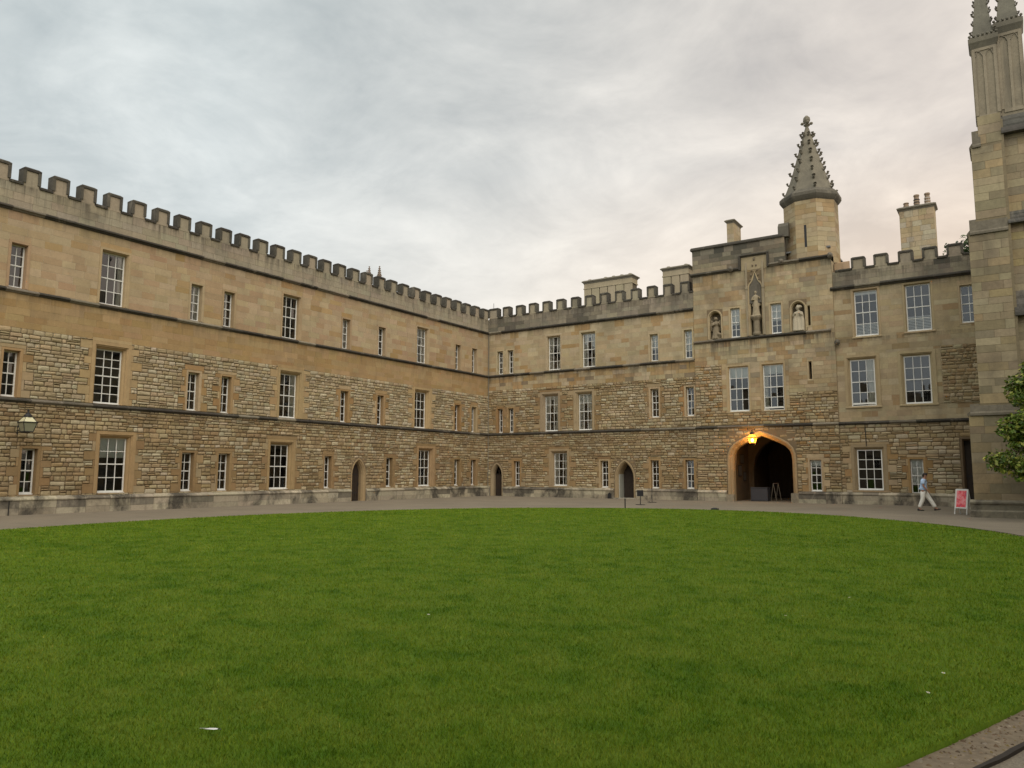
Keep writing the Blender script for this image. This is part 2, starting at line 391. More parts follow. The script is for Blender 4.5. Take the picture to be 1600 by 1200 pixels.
PANE_CACHE = {}
def make_window(bld, u0, u1, z0, z1, cols, rows, kind='narrow', depth=0.28, decor=None, kb=0.0, tone=None, quoin=None, sill=False, tilt=0.0, lift=0.0):
    """outer stone opening u0..u1, z0..z1"""
    tone = tone or random.choice(T_OCHRE)
    if kind == 'wide':
        s = 0.13; a, b, c, d = u0+s, u1-s, z0, z1-s
        prof = [(s+0.15,-0.06),(s+0.15,0.035),(s+0.01,0.035),(s-0.01,-0.015),(s-0.045,-0.02),(s-0.06,-0.10),(0.035,-0.12),(0.0,-0.17),(0.0,-depth-0.12)]; ext = s+0.15
    elif kind == 'plain_wide':
        s = 0.05; a, b, c, d = u0+s, u1-s, z0, z1-s
        prof = [(s+0.10,-0.06),(s+0.10,0.012),(s,0.012),(s-0.02,-0.04),(0.02,-0.06),(0.0,-0.11),(0.0,-depth-0.12)]; ext = s+0.10
    else:
        a, b, c, d = u0, u1, z0, z1
        prof = [(0.11,-0.06),(0.11,0.014),(0.015,0.014),(0.0,-0.015),(0.0,-depth-0.12)]; ext = 0.11
    hole = (a-ext, b+ext, c-ext*kb, d+ext)
    bld['holes'].append((a-ext+0.01, b+ext-0.01, c-ext*kb+0.0, d+ext-0.01)); bld['shole'].append(hole)
    # sash
    f = MB(); y = depth; st = 0.055; t = 0.05
    f.box(a, a+st, y, y+t, c, d); f.box(b-st, b, y, y+t, c, d)
    f.box(a+st, b-st, y, y+t, d-0.055, d); f.box(a+st, b-st, y-0.005, y+t+0.002, c+lift, c+lift+0.10)
    zm = c + 0.04 + (d-c)*0.5*random.uniform(0.985, 1.015)
    f.box(a+st, b-st, y-0.012, y+t+0.004, zm-0.025, zm+0.025)
    f.box(a-0.004, b+0.004, y-0.10, y-0.006, c-0.02, c+0.035)
    w = obj('window', f, M_WHITE, bld['root'])
    sm = MB(); ring_profile(sm, a, b, c, d, prof, kb, jit(tone, 0.05))
    # sill slab closes the bottom of the opening
    sm.box(a-0.01, b+0.01, 0.0, depth+0.1, c-0.06, c-0.001, jit(tone, 0.05))
    if sill: sm.prism_x([(-0.06, c-0.10), (0.02, c-0.10), (0.02, c-0.002), (-0.02, c-0.002), (-0.06, c-0.03)], a-ext-0.02, b+ext+0.02, jit(tone, 0.05))
    obj('window_surround', sm, M_DRESS, w)
    g = MB(); r0 = rows//2; r1 = rows-r0; bt = 0.0165
    zs_lo = [c+lift+0.10+(zm-0.025-c-lift-0.10)*i/r0 for i in range(r0+1)]; zs_hi = [zm+0.025+(d-0.055-zm-0.025)*i/r1 for i in range(r1+1)]
    us = [a+st+(b-a-2*st)*i/cols for i in range(cols+1)]
    for u in us[1:-1]:
        g.box(u-bt, u+bt, y+0.008, y+t-0.012, c+lift+0.09, zm-0.02); g.box(u-bt, u+bt, y+0.006, y+t-0.014, zm+0.02, d-0.05)
    for z in zs_lo[1:-1] + zs_hi[1:-1]: g.box(a+st-0.003, b-st+0.003, y+0.010, y+t-0.010, z-bt, z+bt)
    obj('glazing_bars', g, M_WHITE, w)
    for zz in (zs_lo, zs_hi):
        for i in range(len(zz)-1):
            for j in range(cols):
                pw, ph = round(us[j+1]-us[j], 3), round(zz[i+1]-zz[i], 3)
                k = (pw, ph)
                if k not in PANE_CACHE:
                    pm = MB(); pm.add([(-pw/2,0,-ph/2),(pw/2,0,-ph/2),(pw/2,0,ph/2),(-pw/2,0,ph/2)], [(0,1,2,3)])
                    PANE_CACHE[k] = pm.mesh('pane'); PANE_CACHE[k].materials.append(M_GLASS)
                p = link('pane', PANE_CACHE[k], w); p.location = ((us[j]+us[j+1])/2, y+0.028, (zz[i]+zz[i+1])/2)
                p.rotation_euler = (R(random.gauss(0, 0.7)), 0, R(tilt+random.gauss(0, 0.7)))
    # cloth behind the glass
    def cloth(ua, ub, za, zb, mat, name, amp, folds, pinch=0.0):
        m = MB(); nn = max(4, int(folds*6)); rings = []
        for k in range(7):
            z = zb + (za-zb)*k/6; pin = 1 - pinch*math.exp(-((k/6-0.62)/0.22)**2)
            rings.append([((ua+(ub-ua)*(i/nn)*pin), y+t+0.035+amp*math.sin(i/nn*folds*2*math.pi+0.3*k), z) for i in range(nn+1)])
        m.loft(rings, False, False, None, closed=False)
        obj(name, m, mat, w, smooth=True)
    for dd in decor or []:
        if dd[0] == 'blind': cloth(a-0.02, b+0.02, d-(d-c)*dd[1], d+0.02, M_BLIND, 'blind', 0.002, 3)
        if dd[0] == 'right': cloth(b+0.02, b-(b-a)*dd[1], c, d+0.02, M_CURT, 'curtain', 0.022, 4, 0.15)
        if dd[0] == 'left': cloth(a-0.02, a+(b-a)*dd[1], c, d+0.02, M_CURT, 'curtain', 0.022, 4, 0.15)
        if dd[0] == 'drapes':
            cloth(a-0.02, a+(b-a)*0.42, c, d+0.02, M_CURT, 'curtain', 0.022, 4, 0.55); cloth(b+0.02, b-(b-a)*0.42, c, d+0.02, M_CURT, 'curtain', 0.022, 4, 0.55)
        if dd[0] == 'slats':
            for k in range(int(dd[1])):
                m = MB(); zz = c+0.12+k*0.085; m.box(a+0.03, b-0.03, y+t+0.03, y+t+0.07, zz, zz+0.05); obj('blind_slat', m, M_BLIND, w)
    if quoin:
        wide = kind == 'wide'
        for side in (-1, 1):
            z = c; k = random.randint(0, 1)
            while z < d+ext-0.05:
                h = random.uniform(0.26, 0.42); h = min(h, d+ext-z)
                wq = (random.uniform(0.26, 0.48) if k % 2 else random.uniform(0.06, 0.16))*(1.15 if wide else 0.9)
                q = (b+ext, b+ext+wq, z, z+h) if side > 0 else (a-ext-wq, a-ext, z, z+h)
                bld['shole'].append(q)
                bld['quoins'].append((*q, 'a', -0.012, 0.022, jit(random.choice(quoin), 0.1)))
                z += h; k += 1
        if random.random() < 0.8:
            h = random.uniform(0.12, 0.24); o = random.uniform(0.0, 0.16)
            q = (a-ext-o, b+ext+o, d+ext, d+ext+h); bld['shole'].append(q); bld['quoins'].append((*q, 'a', -0.012, 0.022, jit(random.choice(quoin), 0.1)))
    return w

def pointed(u0, u1, zs, za, n=9):
    w = u1-u0; h = za-zs; r = ((w/2)**2+h*h)/w; cx = u0+r
    a1 = math.acos(max(-1, min(1, ((u0+u1)/2-cx)/-r)))
    left = [(cx-r*math.cos(a1*i/n), zs+r*math.sin(a1*i/n)) for i in range(n+1)]
    return left + [(u0+u1-x, z) for x, z in reversed(left[:-1])]
def arch_frame(bld, outline, s, depth, name, tone, mould, parent=None, zbase=0.0, spandrel=True, mat=None, back=0.0):
    """outline: (u,z) list from left foot over the top to right foot. Adds jambs/arch with mouldings and spandrels."""
    us = [p[0] for p in outline]; u0, u1 = min(us), max(us); ztop = max(p[1] for p in outline); cu = (u0+u1)/2
    pts = [(u0, zbase)] + outline + [(u1, zbase)]
    def off(o):
        res = []
        for i, (x, z) in enumerate(pts):
            a = pts[max(i-1, 0)]; b = pts[min(i+1, len(pts)-1)]
            tx, tz = b[0]-a[0], b[1]-a[1]; l = math.hypot(tx, tz) or 1
            nx, nz = -tz/l, tx/l
            if i == 0 or i == len(pts)-1: nz = 0
            q = (x+nx*o, max(zbase, z+nz*o))
            if abs(x-cu) < 1e-3: q = (cu, z+nz*o*1.0)
            res.append(q)
        return res
    m = MB(); rings = [[(x, -n, z) for x, z in off(o)] for o, n in mould]
    m.loft(rings, False, False, tone, closed=False)
    r = (u0-s, u1+s, zbase, ztop+s)
    outer = off(mould[0][0])
    if spandrel:
        zt = r[3]; vs = []; fs = []
        for x, z in outer: vs += [(x, -mould[0][1], z), (x, -mould[0][1], zt)]
        for i in range(len(outer)-1): fs.append((2*i, 2*i+2, 2*i+3, 2*i+1))
        m.add(vs, fs, bld.get('mort', MORT_R))
        for xa, xb in ((r[0], outer[0][0]), (outer[-1][0], r[1])):
            if xb-xa > 0.005: m.add([(xa,-mould[0][1],zbase),(xb,-mould[0][1],zbase),(xb,-mould[0][1],zt),(xa,-mould[0][1],zt)], [(0,1,2,3)], bld.get('mort', MORT_R))
    o = obj(name, m, mat or M_DRESS, parent or bld['root'])
    bld['holes'].append((r[0]+0.002, r[1]-0.002, zbase-(1 if zbase < 0.1 else 0), r[3]-0.002))
    def hole(z0, z1):
        if z0 >= max(p[1] for p in outer) or z1 <= zbase+0.01: return None
        xs = []
        zq = max(z0, zbase+0.01)
        for i in range(len(outer)-1):
            (xa, a), (xb, b) = outer[i], outer[i+1]
            if min(a, b) <= zq <= max(a, b) and abs(b-a) > 1e-6: xs.append(xa+(xb-xa)*(zq-a)/(b-a))
        if len(xs) < 2: return None
        return min(xs)-0.005, max(xs)+0.005
    bld['shole'].append(hole)
    return o, off

def string_course(bld, u0, u1, z, h=0.15, p=0.14, name='string_course', mat=None):
    m = MB(); n = max(1, int((u1-u0)/1.2)); prev = u0
    for i in range(n):
        u = u0+(u1-u0)*(i+1)/n
        dz = random.uniform(-0.004, 0.004); c = jit(SOOT if random.random() < 0.8 else (0.20, 0.175, 0.135), 0.25)
        m.prism_x([(0.06, z-h+dz), (-p*0.35, z-h+dz), (-p*0.55, z-h*0.72+dz), (-p, z-h*0.55+dz), (-p, z-h*0.25+dz), (-0.02, z+0.03+dz), (0.06, z+0.03+dz)], prev+0.002, u-0.002, c)
        prev = u
    obj(name, m, mat or M_SOOT, bld['root'])

def plinth(bld, u0, u1, gaps, top=0.66, p=0.13):
    segs = []; a = u0
    for g0, g1 in sorted(gaps):
        segs.append((a, g0)); a = g1
    segs.append((a, u1))
    for a, b in segs:
        if b-a < 0.1: continue
        base = MB(); base.prism_x([(0.05, -0.1), (-p+0.012, -0.1), (-p+0.012, top-0.06), (0.05, top+0.03)], a, b, (0.27, 0.245, 0.195))
        pl = obj('plinth', base, M_PLINTH, bld['root'])
        u = a
        while u < b-0.02:
            w = random.uniform(0.7, 1.5); w = b-u if b-(u+w) < 0.5 else w
            sp = top*random.uniform(0.55, 0.62)
            m = MB(); add_stone(m, (u, u+w, -0.05, sp-0.13, 'a', p-0.02, p+0.006, jit(random.choice(T_PLINTH), 0.15)))
            obj('plinth_block', m, M_PLINTH, pl)
            m = MB(); c = jit(random.choice(T_PLINTH+[(0.20,0.18,0.14)]), 0.15)
            m.prism_x([(0.03, sp-0.128), (-p-0.012, sp-0.128), (-p-0.012, top-0.115), (0.03, top-0.115)], u+.004, u+w-.004, c)
            obj('plinth_block', m, M_PLINTH, pl)
            m = MB(); c = jit(random.choice(T_PLINTH+T_DARK[3:]), 0.2)
            m.prism_x([(0.03, top-0.112), (-p-0.03, top-0.112), (-p-0.05, top-0.085), (-p-0.05, top-0.05), (-p-0.01, top-0.01), (-0.01, top+0.075), (0.03, top+0.075)], u+.003, u+w-.003, c)
            obj('plinth_block', m, M_PLINTH, pl)
            u += w

MER = {}
def parapet(bld, u0, u1, z0, zc, zt, merlons, thick=0.34, tones=T_PARA):
    """solid wall z0..zc behind the face stones, coped embrasures, merlons to zt"""
    m = MB(); m.box(u0, u1, 0.03, thick, z0, zc-0.09, random.choice(tones))
    obj('parapet', m, M_GREY, bld['root'])
    ct = 0.13
    for a, b in merlons:
        a += 0.05; b -= 0.05; w = round(b-a, 2)
        key = (w, round(zc, 2), round(zt, 2), bld['name'], random.randint(0, 2))
        if key not in MER:
            mm = MB(); mm.bbox(0, w, 0.0, thick-0.002, zc-0.09, zt-ct, 0.008, jit(random.choice(tones), 0.08))
            cc = MB(); sc = jit(SOOT, 0.2)
            pr = 0.05
            cc.loft([[(-pr+0.0,-pr,zt-ct),(w+pr,-pr,zt-ct),(w+pr,thick+pr,zt-ct),(-pr,thick+pr,zt-ct)],
                     [(-pr,-pr,zt-0.045),(w+pr,-pr,zt-0.045),(w+pr,thick+pr,zt-0.045),(-pr,thick+pr,zt-0.045)],
                     [(0.03,0.03,zt+0.02),(w-0.03,0.03,zt+0.02),(w-0.03,thick-0.03,zt+0.02),(0.03,thick-0.03,zt+0.02)]], True, True, sc)
            for x0, x1 in ((-pr, 0.065), (w-0.065, w+pr)):
                cc.box(x0, x1, -pr+0.003, thick+pr-0.003, zc+0.035, zt-ct+0.002, jit((0.10,0.092,0.075), 0.15))
            MER[key] = (mm.mesh('merlon'), cc.mesh('coping'))
            MER[key][0].materials.append(M_GREY); MER[key][1].materials.append(M_SOOT)
        o = link('merlon', MER[key][0], bld['root']); o.location = (a, random.uniform(-0.008, 0.008), random.uniform(-0.02, 0.015)); o.rotation_euler.y = R(random.gauss(0, 0.05))
        link('coping', MER[key][1], o)
    ed = [u0] + [x for ab in merlons for x in ab] + [u1]
    for i in range(0, len(ed), 2):
        a, b = ed[i], ed[i+1]
        if b-a < 0.08: continue
        m = MB(); pr = 0.06
        m.prism_x([(thick+pr, zc-0.10), (-pr, zc-0.10), (-pr, zc-0.02), (0.02, zc+0.03), (thick-0.06, zc+0.03), (thick+pr, zc-0.035)], a-0.03, b+0.03, jit(SOOT, 0.2))
        obj('embrasure_coping', m, M_SOOT, bld['root'])

def shell(bld, u0, u1, depth, h, roof=0.9):
    """back, ends and roof so that the range is a closed volume; near-black partition behind the windows, coloured as unlit rooms"""
    m = MB()
    m.add([(u1,depth,0),(u0,depth,0),(u0,depth,h),(u1,depth,h)], [(0,1,2,3)], T_PALE[0])
    m.add([(u0,depth,0),(u0,0,0),(u0,0,h),(u0,depth,h)], [(0,1,2,3)], T_PALE[0]); m.add([(u1,0,0),(u1,depth,0),(u1,depth,h),(u1,0,h)], [(0,1,2,3)], T_PALE[0])
    obj('outer_wall', m, M_ASH, bld['root'])
    m = MB(); m.prism_x([(0.5, h-0.05), (depth, h-0.05), (depth, h+0.05), (depth*0.55, h+roof), (0.5, h+0.05)], u0+0.02, u1-0.02)
    obj('roof', m, M_LEAD, bld['root'])
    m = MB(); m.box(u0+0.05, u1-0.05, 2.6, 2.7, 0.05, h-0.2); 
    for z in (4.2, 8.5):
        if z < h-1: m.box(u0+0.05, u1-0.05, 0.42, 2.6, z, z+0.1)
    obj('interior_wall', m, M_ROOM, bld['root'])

def new_building(name, label, loc, rz):
    root = empty(name, loc, rz); tag(root, label, 'building')
    mw = Matrix.Translation(Vector(loc)) @ Matrix.Rotation(rz, 4, 'Z')
    return dict(root=root, name=name, mw=mw, holes=[], shole=[], quoins=[], mort=MORT_R)

def finish_walls(bld, u0, u1, zones, sheet):
    """zones: (z0,z1,'r'/'a',tonefn,mat key, part name)"""
    m = MB(); wall_sheet(m, u0, u1, sheet, bld['holes'], -0.012)
    wall = obj('wall', m, M_MORT, bld['root'])
    by = {}
    for z in zones:
        lst = by.setdefault((z['name'], z['mat'].name), (z['mat'], []))[1]
        a, b = z.get('u', (u0, u1))
        if z['style'] == 'r': courses(a, b, z['z'][0], z['z'][1], z.get('h', (0.12, 0.235)), z.get('w', (0.17, 0.50)), bld['shole'], z['tone'], 'r', -0.012, z.get('n', 0.05), lst, z.get('thin', 0.13))
        else: courses(a, b, z['z'][0], z['z'][1], z.get('h', (0.25, 0.33)), z.get('w', (0.45, 0.95)), bld['shole'], z['tone'], 'a', -0.012, z.get('n', 0.0)-0.006, lst)
    for (nm, _), (mat, lst) in by.items(): place_stones(bld, wall, lst, nm, mat)
    if bld['quoins']: place_stones(bld, wall, bld['quoins'], 'quoin', M_DRESS)
    return wall
def tone_fn(pal, amp=0.09, sc=0.35, dark=None, dk=0.0, seed=0.0, alt=None, altp=0.0):
    def f(u, z):
        c = random.choice(pal)
        if alt and random.random() < altp*(1+1.5*ns(u*0.3, z*0.3, seed+5)): c = random.choice(alt)
        k = 1+amp*1.3*ns(u*sc, z*sc*1.5, seed)
        c = tuple(x*k for x in c)
        if dark is not None:
            t = max(0.0, min(1.0, dk+0.9*ns(u*0.45, z*0.6, seed+9)))
            c = lerp(c, random.choice(dark), t)
        return jit(c, amp, 0.03)
    return f
def leaf_door(bld, u0, u1, z1, y, name='door', n=5):
    m = MB(); w = (u1-u0)/n
    for i in range(n): m.box(u0+i*w+0.006, u0+(i+1)*w-0.006, y+random.uniform(0, 0.006), y+0.06, 0.03, z1)
    m.box(u0, u1, y+0.03, y+0.08, 0.02, z1)
    d = obj(name, m, M_DARKWOOD, bld['root'])
    h = MB(); h.ball((u1-0.14, y-0.03, 1.0), 0.03, 0.03, 0.03); h.box(u1-0.17, u1-0.11, y-0.01, y+0.01, 0.9, 1.1); obj('handle', h, M_IRON, d)
    h = MB()
    for zz in (0.45, 1.55): h.box(u0+0.03, u1-0.2, y-0.008, y+0.01, zz, zz+0.05)
    obj('strap_hinge', h, M_IRON, d)
    return d
MOULD_S = [(0.20,0.034),(0.19,0.045),(0.11,0.045),(0.09,0.0),(0.05,-0.03),(0.02,-0.12),(0.0,-0.15),(0.0,-0.42)]

S1, S2, S3 = 4.54, 8.88, 12.16
PCREN, PTOP = 13.24, 13.93

# ================================================================== ground
LCX, LCY, LA, LB = 21.0, -30.0, 13.25, 18.0
def ell(th, k=0.0):
    d = (th+math.pi) % (2*math.pi)-math.pi; t = max(0.0, min(1.0, (-0.44-d)/0.34)); t2 = max(0.0, min(1.0, (d+2.0)/0.6))
    wob = 0.03*math.sin(11*th) + 0.52*t*t*(3-2*t)*t2
    return LCX+(LA+k+wob)*math.cos(th), LCY+(LB+k+wob)*math.sin(th)
def ground_mat():
    m, t, b = new_mat('path_gravel')
    P = N(t, 'ShaderNodeNewGeometry').outputs['Position']
    n1 = noise_tex(t, P, 0.35, 5, 0.6); n2 = noise_tex(t, P, 60, 3, 0.7); n3 = noise_tex(t, vscale(t, P, (0.5, 2.2, 1)), 1.0, 6, 0.65)
    c = mixc(t, ramp(t, n1, [(0.35, 0.0), (0.65, 1.0)]), (0.225, 0.188, 0.128), (0.30, 0.252, 0.175))
    c = mixc(t, ramp(t, n3, [(0.5, 0.0), (0.72, 0.55)]), c, (0.145, 0.115, 0.082))
    c = mixc(t, ramp(t, n2, [(0.35, 0.0), (0.7, 1.0)]), mixc(t, 0.55, c, (0.05, 0.045, 0.04)), mixc(t, 0.35, c, (0.33, 0.29, 0.24)))
    t.links.new(c, b.inputs['Base Color']); b.inputs['Roughness'].default_value = 0.85
    bp = N(t, 'ShaderNodeBump'); bp.inputs['Strength'].default_value = 0.35; bp.inputs['Distance'].default_value = 0.01; t.links.new(n2, bp.inputs['Height']); t.links.new(bp.outputs[0], b.inputs['Normal'])
    return m
M_PATH = ground_mat()
m = MB(); m.add([(-250,-300,0),(300,-300,0),(300,300,0),(-250,300,0)], [(0,1,2,3)])
tag(obj('path', m, M_PATH), 'grey brown tarmac path running around the oval lawn', kind='structure')
def ring_strip(name, k0, k1, z0, z1, mat, label):
    m = MB(); n = 900
    rings = [[(*ell(2*math.pi*i/n, k0), z0) for i in range(n)], [(*ell(2*math.pi*i/n, k0+0.002), z1) for i in range(n)], [(*ell(2*math.pi*i/n, k1-0.002), z1) for i in range(n)], [(*ell(2*math.pi*i/n, k1), z0) for i in range(n)]]
    rings = [[(x+0.012*ns(x*3, y*3, q), y+0.012*ns(x*3, y*3, q+7), z+(0.006*ns(x*5, y*5, q) if z > 0 else 0)) for x, y, z in r] for q, r in enumerate(rings)]
    m.loft(rings, False, False); o = obj(name, m, mat); tag(o, label, kind='structure'); return o
M_SOIL = plain_mat('bare_soil', (0.185, 0.145, 0.098), 0.95, var=0.6, scale=18, bump=0.8)
M_EDGE = plain_mat('edging_strip', (0.035, 0.028, 0.022), 0.9, var=0.4, scale=9)
ring_strip('soil_strip', -0.1, 0.26, -0.02, 0.012, M_SOIL, 'strip of bare brown soil between the lawn and its edging')
ring_strip('lawn_edging', 0.26, 0.30, -0.02, 0.022, M_EDGE, 'dark narrow edging strip around the lawn soil')

def lawn_color(P_noise):
    pass
def grass_mat(name, blade):
    m, t, b = new_mat(name)
    P = N(t, 'ShaderNodeNewGeometry').outputs['Position']
    n1 = noise_tex(t, vscale(t, P, (0.30, 0.42, 0.0)), 1.0, 6, 0.66, 0.6); n2 = noise_tex(t, vscale(t, P, (1.6, 1.6, 0.0), (4, 9, 0)), 1.0, 5, 0.7, 0.3)
    n3 = noise_tex(t, vscale(t, P, (30, 30, 0)), 1.0, 3, 0.7)
    c = mixc(t, ramp(t, n1, [(0.33, 0.0), (0.67, 1.0)]), (0.076, 0.146, 0.007), (0.126, 0.202, 0.015))
    c = mixc(t, ramp(t, n2, [(0.44, 0.0), (0.66, 0.9)]), c, (0.150, 0.210, 0.022))
    c = mixc(t, ramp(t, n2, [(0.30, 0.9), (0.46, 0.0)]), c, (0.045, 0.110, 0.005))
    if blade:
        at = N(t, 'ShaderNodeAttribute'); at.attribute_name = 'tone'
        c = mixc(t, 1.0, c, at.outputs['Color'], 'MULTIPLY')
        b.inputs['Roughness'].default_value = 0.75; b.inputs['Specular IOR Level'].default_value = 0.06
    else:
        c = mixc(t, ramp(t, n3, [(0.3, 0.0), (0.7, 1.0)]), mixc(t, 0.5, c, (0.03, 0.07, 0.006)), mixc(t, 0.2, c, (0.06, 0.12, 0.01)))
        b.inputs['Roughness'].default_value = 0.8; b.inputs['Specular IOR Level'].default_value = 0.1
        bp = N(t, 'ShaderNodeBump'); bp.inputs['Strength'].default_value = 0.6; bp.inputs['Distance'].default_value = 0.02; t.links.new(n3, bp.inputs['Height']); t.links.new(bp.outputs[0], b.inputs['Normal'])
    t.links.new(c, b.inputs['Base Color'])
    return m
M_LAWN = grass_mat('lawn_turf', False); M_BLADE = grass_mat('grass_blade', True)
def lawn():
    m = MB(); n = 200; rings = []
    for f, z in ((1.0, 0.0), (0.9995, 0.040), (0.996, 0.05), (0.9, 0.052), (0.6, 0.053), (0.3, 0.053), (0.01, 0.053)):
        rings.append([(LCX+(ell(2*math.pi*i/n)[0]-LCX)*f, LCY+(ell(2*math.pi*i/n)[1]-LCY)*f, z) for i in range(n)])
    m.loft(rings, False, True)
    tag(obj('lawn', m, M_LAWN, smooth=True), 'smooth green oval lawn filling the quadrangle', kind='structure')
    # blades: one triangle each, thinning out with distance from the near edge
    N0 = 740000
    r = 3.8*np.exp(rng.random(N0*2)*math.log(36/3.8)); th = rng.uniform(-1.0, 1.0, N0*2)
    yaw = math.atan2(-FW.x, FW.y)
    ang = yaw - th
    x = CAM.x - np.sin(ang)*r; y = CAM.y + np.cos(ang)*r
    tt = np.arctan2((y-LCY)/LB, (x-LCX)/LA); kk = np.array([ell(a)[0]-LCX for a in np.linspace(-np.pi, np.pi, 721)])/(np.cos(np.linspace(-np.pi, np.pi, 721))+1e-9)-LA
    kk = np.interp(tt, np.linspace(-np.pi, np.pi, 721), kk)
    q = np.sqrt(((x-LCX)/(LA+kk))**2+((y-LCY)/(LB+kk))**2)
    ok = q < 0.9985+0.003*rng.random(N0*2)
    x, y, r, q = x[ok][:N0], y[ok][:N0], r[ok][:N0], q[ok][:N0]
    k = len(x)
    hgt = rng.uniform(0.014, 0.034, k)*(1+0.012*r)
    wid = rng.uniform(0.0018, 0.0034, k)*(1+0.20*np.maximum(r-4, 0))*0.68
    a = rng.uniform(0, 2*np.pi, k); lean = rng.uniform(0.1, 1.1, k)*hgt; la = rng.uniform(0, 2*np.pi, k)
    z0 = np.where(q > 0.992, 0.044, 0.050)
    out = np.maximum(q-0.99, 0)*0
    v = np.zeros((k, 3, 3), np.float32)
    v[:, 0, 0] = x-np.cos(a)*wid; v[:, 0, 1] = y-np.sin(a)*wid; v[:, 1, 0] = x+np.cos(a)*wid; v[:, 1, 1] = y+np.sin(a)*wid
    v[:, 0, 2] = v[:, 1, 2] = z0
    v[:, 2, 0] = x+np.cos(la)*lean; v[:, 2, 1] = y+np.sin(la)*lean; v[:, 2, 2] = z0+hgt
    me = bpy.data.meshes.new('grass'); me.vertices.add(k*3); me.vertices.foreach_set('co', v.ravel())
    me.loops.add(k*3); me.loops.foreach_set('vertex_index', np.arange(k*3, dtype=np.int32))
    me.polygons.add(k); me.polygons.foreach_set('loop_start', np.arange(0, k*3, 3, dtype=np.int32)); me.polygons.foreach_set('loop_total', np.full(k, 3, np.int32))
    me.update(calc_edges=True)
    ca = me.attributes.new('tone', 'FLOAT_COLOR', 'POINT')
    br = rng.uniform(0.92, 1.36, k); yl = rng.uniform(0.85, 1.25, k)
    dry = rng.random(k) < 0.012
    col = np.stack([br*yl, br, br*0.95, np.ones(k)], 1); col[dry] = [2.6, 1.7, 3.0, 1]
    ca.data.foreach_set('color', np.repeat(col, 3, 0).astype(np.float32).ravel())
    me.materials.append(M_BLADE)
    tag(link('grass', me), 'short mown grass blades covering the oval lawn', 'grass', kind='stuff')
lawn()

def face_blocks(parent, pts, z0, z1, tone, mat, hr=(0.26,0.34), wr=(0.4,0.8), name='ashlar_block', holes=()):
    """ashlar on a flat face between two plan points (left, right seen from outside)"""
    (xa, ya), (xb, yb) = pts; L = math.hypot(xb-xa, yb-ya); ex, ey = (xb-xa)/L, (yb-ya)/L; nx, ny = ey, -ex
    out = []; courses(0, L, z0, z1, hr, wr, list(holes), tone, 'a', -0.012, 0.0, out)
    for s in out:
        m = MB(); add_stone(m, s); m.v = [(xa+ex*x-nx*y, ya+ey*x-ny*y, z) for x, y, z in m.v]
        obj(name, m, mat, parent)
def chimney(parent, u0, u1, y0, dp, z0, z1, panels=0, pots=0, crown=False):
    c = (0.38,0.325,0.225); m = MB(); m.box(u0+0.05, u1-0.05, y0+0.10, y0+dp-0.05, z0, z1-0.2, (0.12,0.10,0.07) if panels else c); ch = obj('chimney', m, M_MORT, parent)  # core darkened behind panels to paint shade into the gaps between flues
    tn = tone_fn(T_NW+[(0.43,0.38,0.28)], 0.06, 0.5, seed=u0)
    if panels:
        w = (u1-u0)/panels
        for i in range(panels):
            m = MB(); m.bbox(u0+i*w+0.03, u0+(i+1)*w-0.03, y0, y0+0.12, z0, z1-0.62, 0.02, jit(c, 0.05)); obj('flue_panel', m, M_ASH, ch)
        m = MB(); m.bbox(u0-0.02, u1+0.02, y0-0.03, y0+dp+0.02, z1-0.62, z1-0.55, 0.01, c); m.bbox(u0+0.02, u1-0.02, y0+0.01, y0+dp-0.01, z1-0.56, z1-0.2, 0.01, jit(c, 0.05)); obj('chimney_frieze', m, M_ASH, ch)
    else:
        P = [(u0, y0), (u1, y0), (u1, y0+dp), (u0, y0+dp)]
        for i in range(4): face_blocks(ch, (P[i], P[(i+1) % 4]), z0+0.6, z1-0.2, tn, M_GREY, wr=(0.3,0.7))
    m = MB(); r = lambda o, z: [(u0-o,y0-o,z),(u1+o,y0-o,z),(u1+o,y0+dp+o,z),(u0-o,y0+dp+o,z)]
    m.loft([r(0.0, z1-0.22), r(0.04, z1-0.14), r(0.12, z1-0.08), r(0.13, z1-0.02), r(0.0, z1+0.06)], True, True, (0.20,0.18,0.14)); obj('chimney_cap', m, M_SOOT if not crown else M_GREY, ch)
    if crown:
        for i in range(panels):
            if random.random() < 0.25: continue
            m = MB(); x = u0+(i+0.5)*(u1-u0)/panels; m.lathe(x, y0+dp*0.4, [(0.17,z1+0.02),(0.19,z1+0.1),(0.12,z1+0.2)], 8, (0.25,0.225,0.17)); obj('flue_top', m, M_GREY, ch)
    for i in range(pots):
        x = u0+0.35+(u1-u0-0.7)*i/max(1, pots-1); h = [0.45, 0.85, 0.85][i % 3]; m = MB(); m.lathe(x, y0+dp/2, [(0.17,z1),(0.16,z1+h*0.5),(0.13,z1+h*0.85),(0.17,z1+h*0.9),(0.15,z1+h),(0.10,z1+h)], 10); o = obj('chimney_pot', m, M_POT, ch, smooth=False)
        if i:
            m = MB(); 
            for k in range(3): m.lathe(x, y0+dp/2, [(0.172,z1+h*(0.2+0.2*k)),(0.18,z1+h*(0.23+0.2*k)),(0.172,z1+h*(0.26+0.2*k))], 10)
            obj('pot_band', m, plain_mat('pot_band', (0.5,0.45,0.4), 0.8) if i == 2 else M_IRON, ch)
    return ch

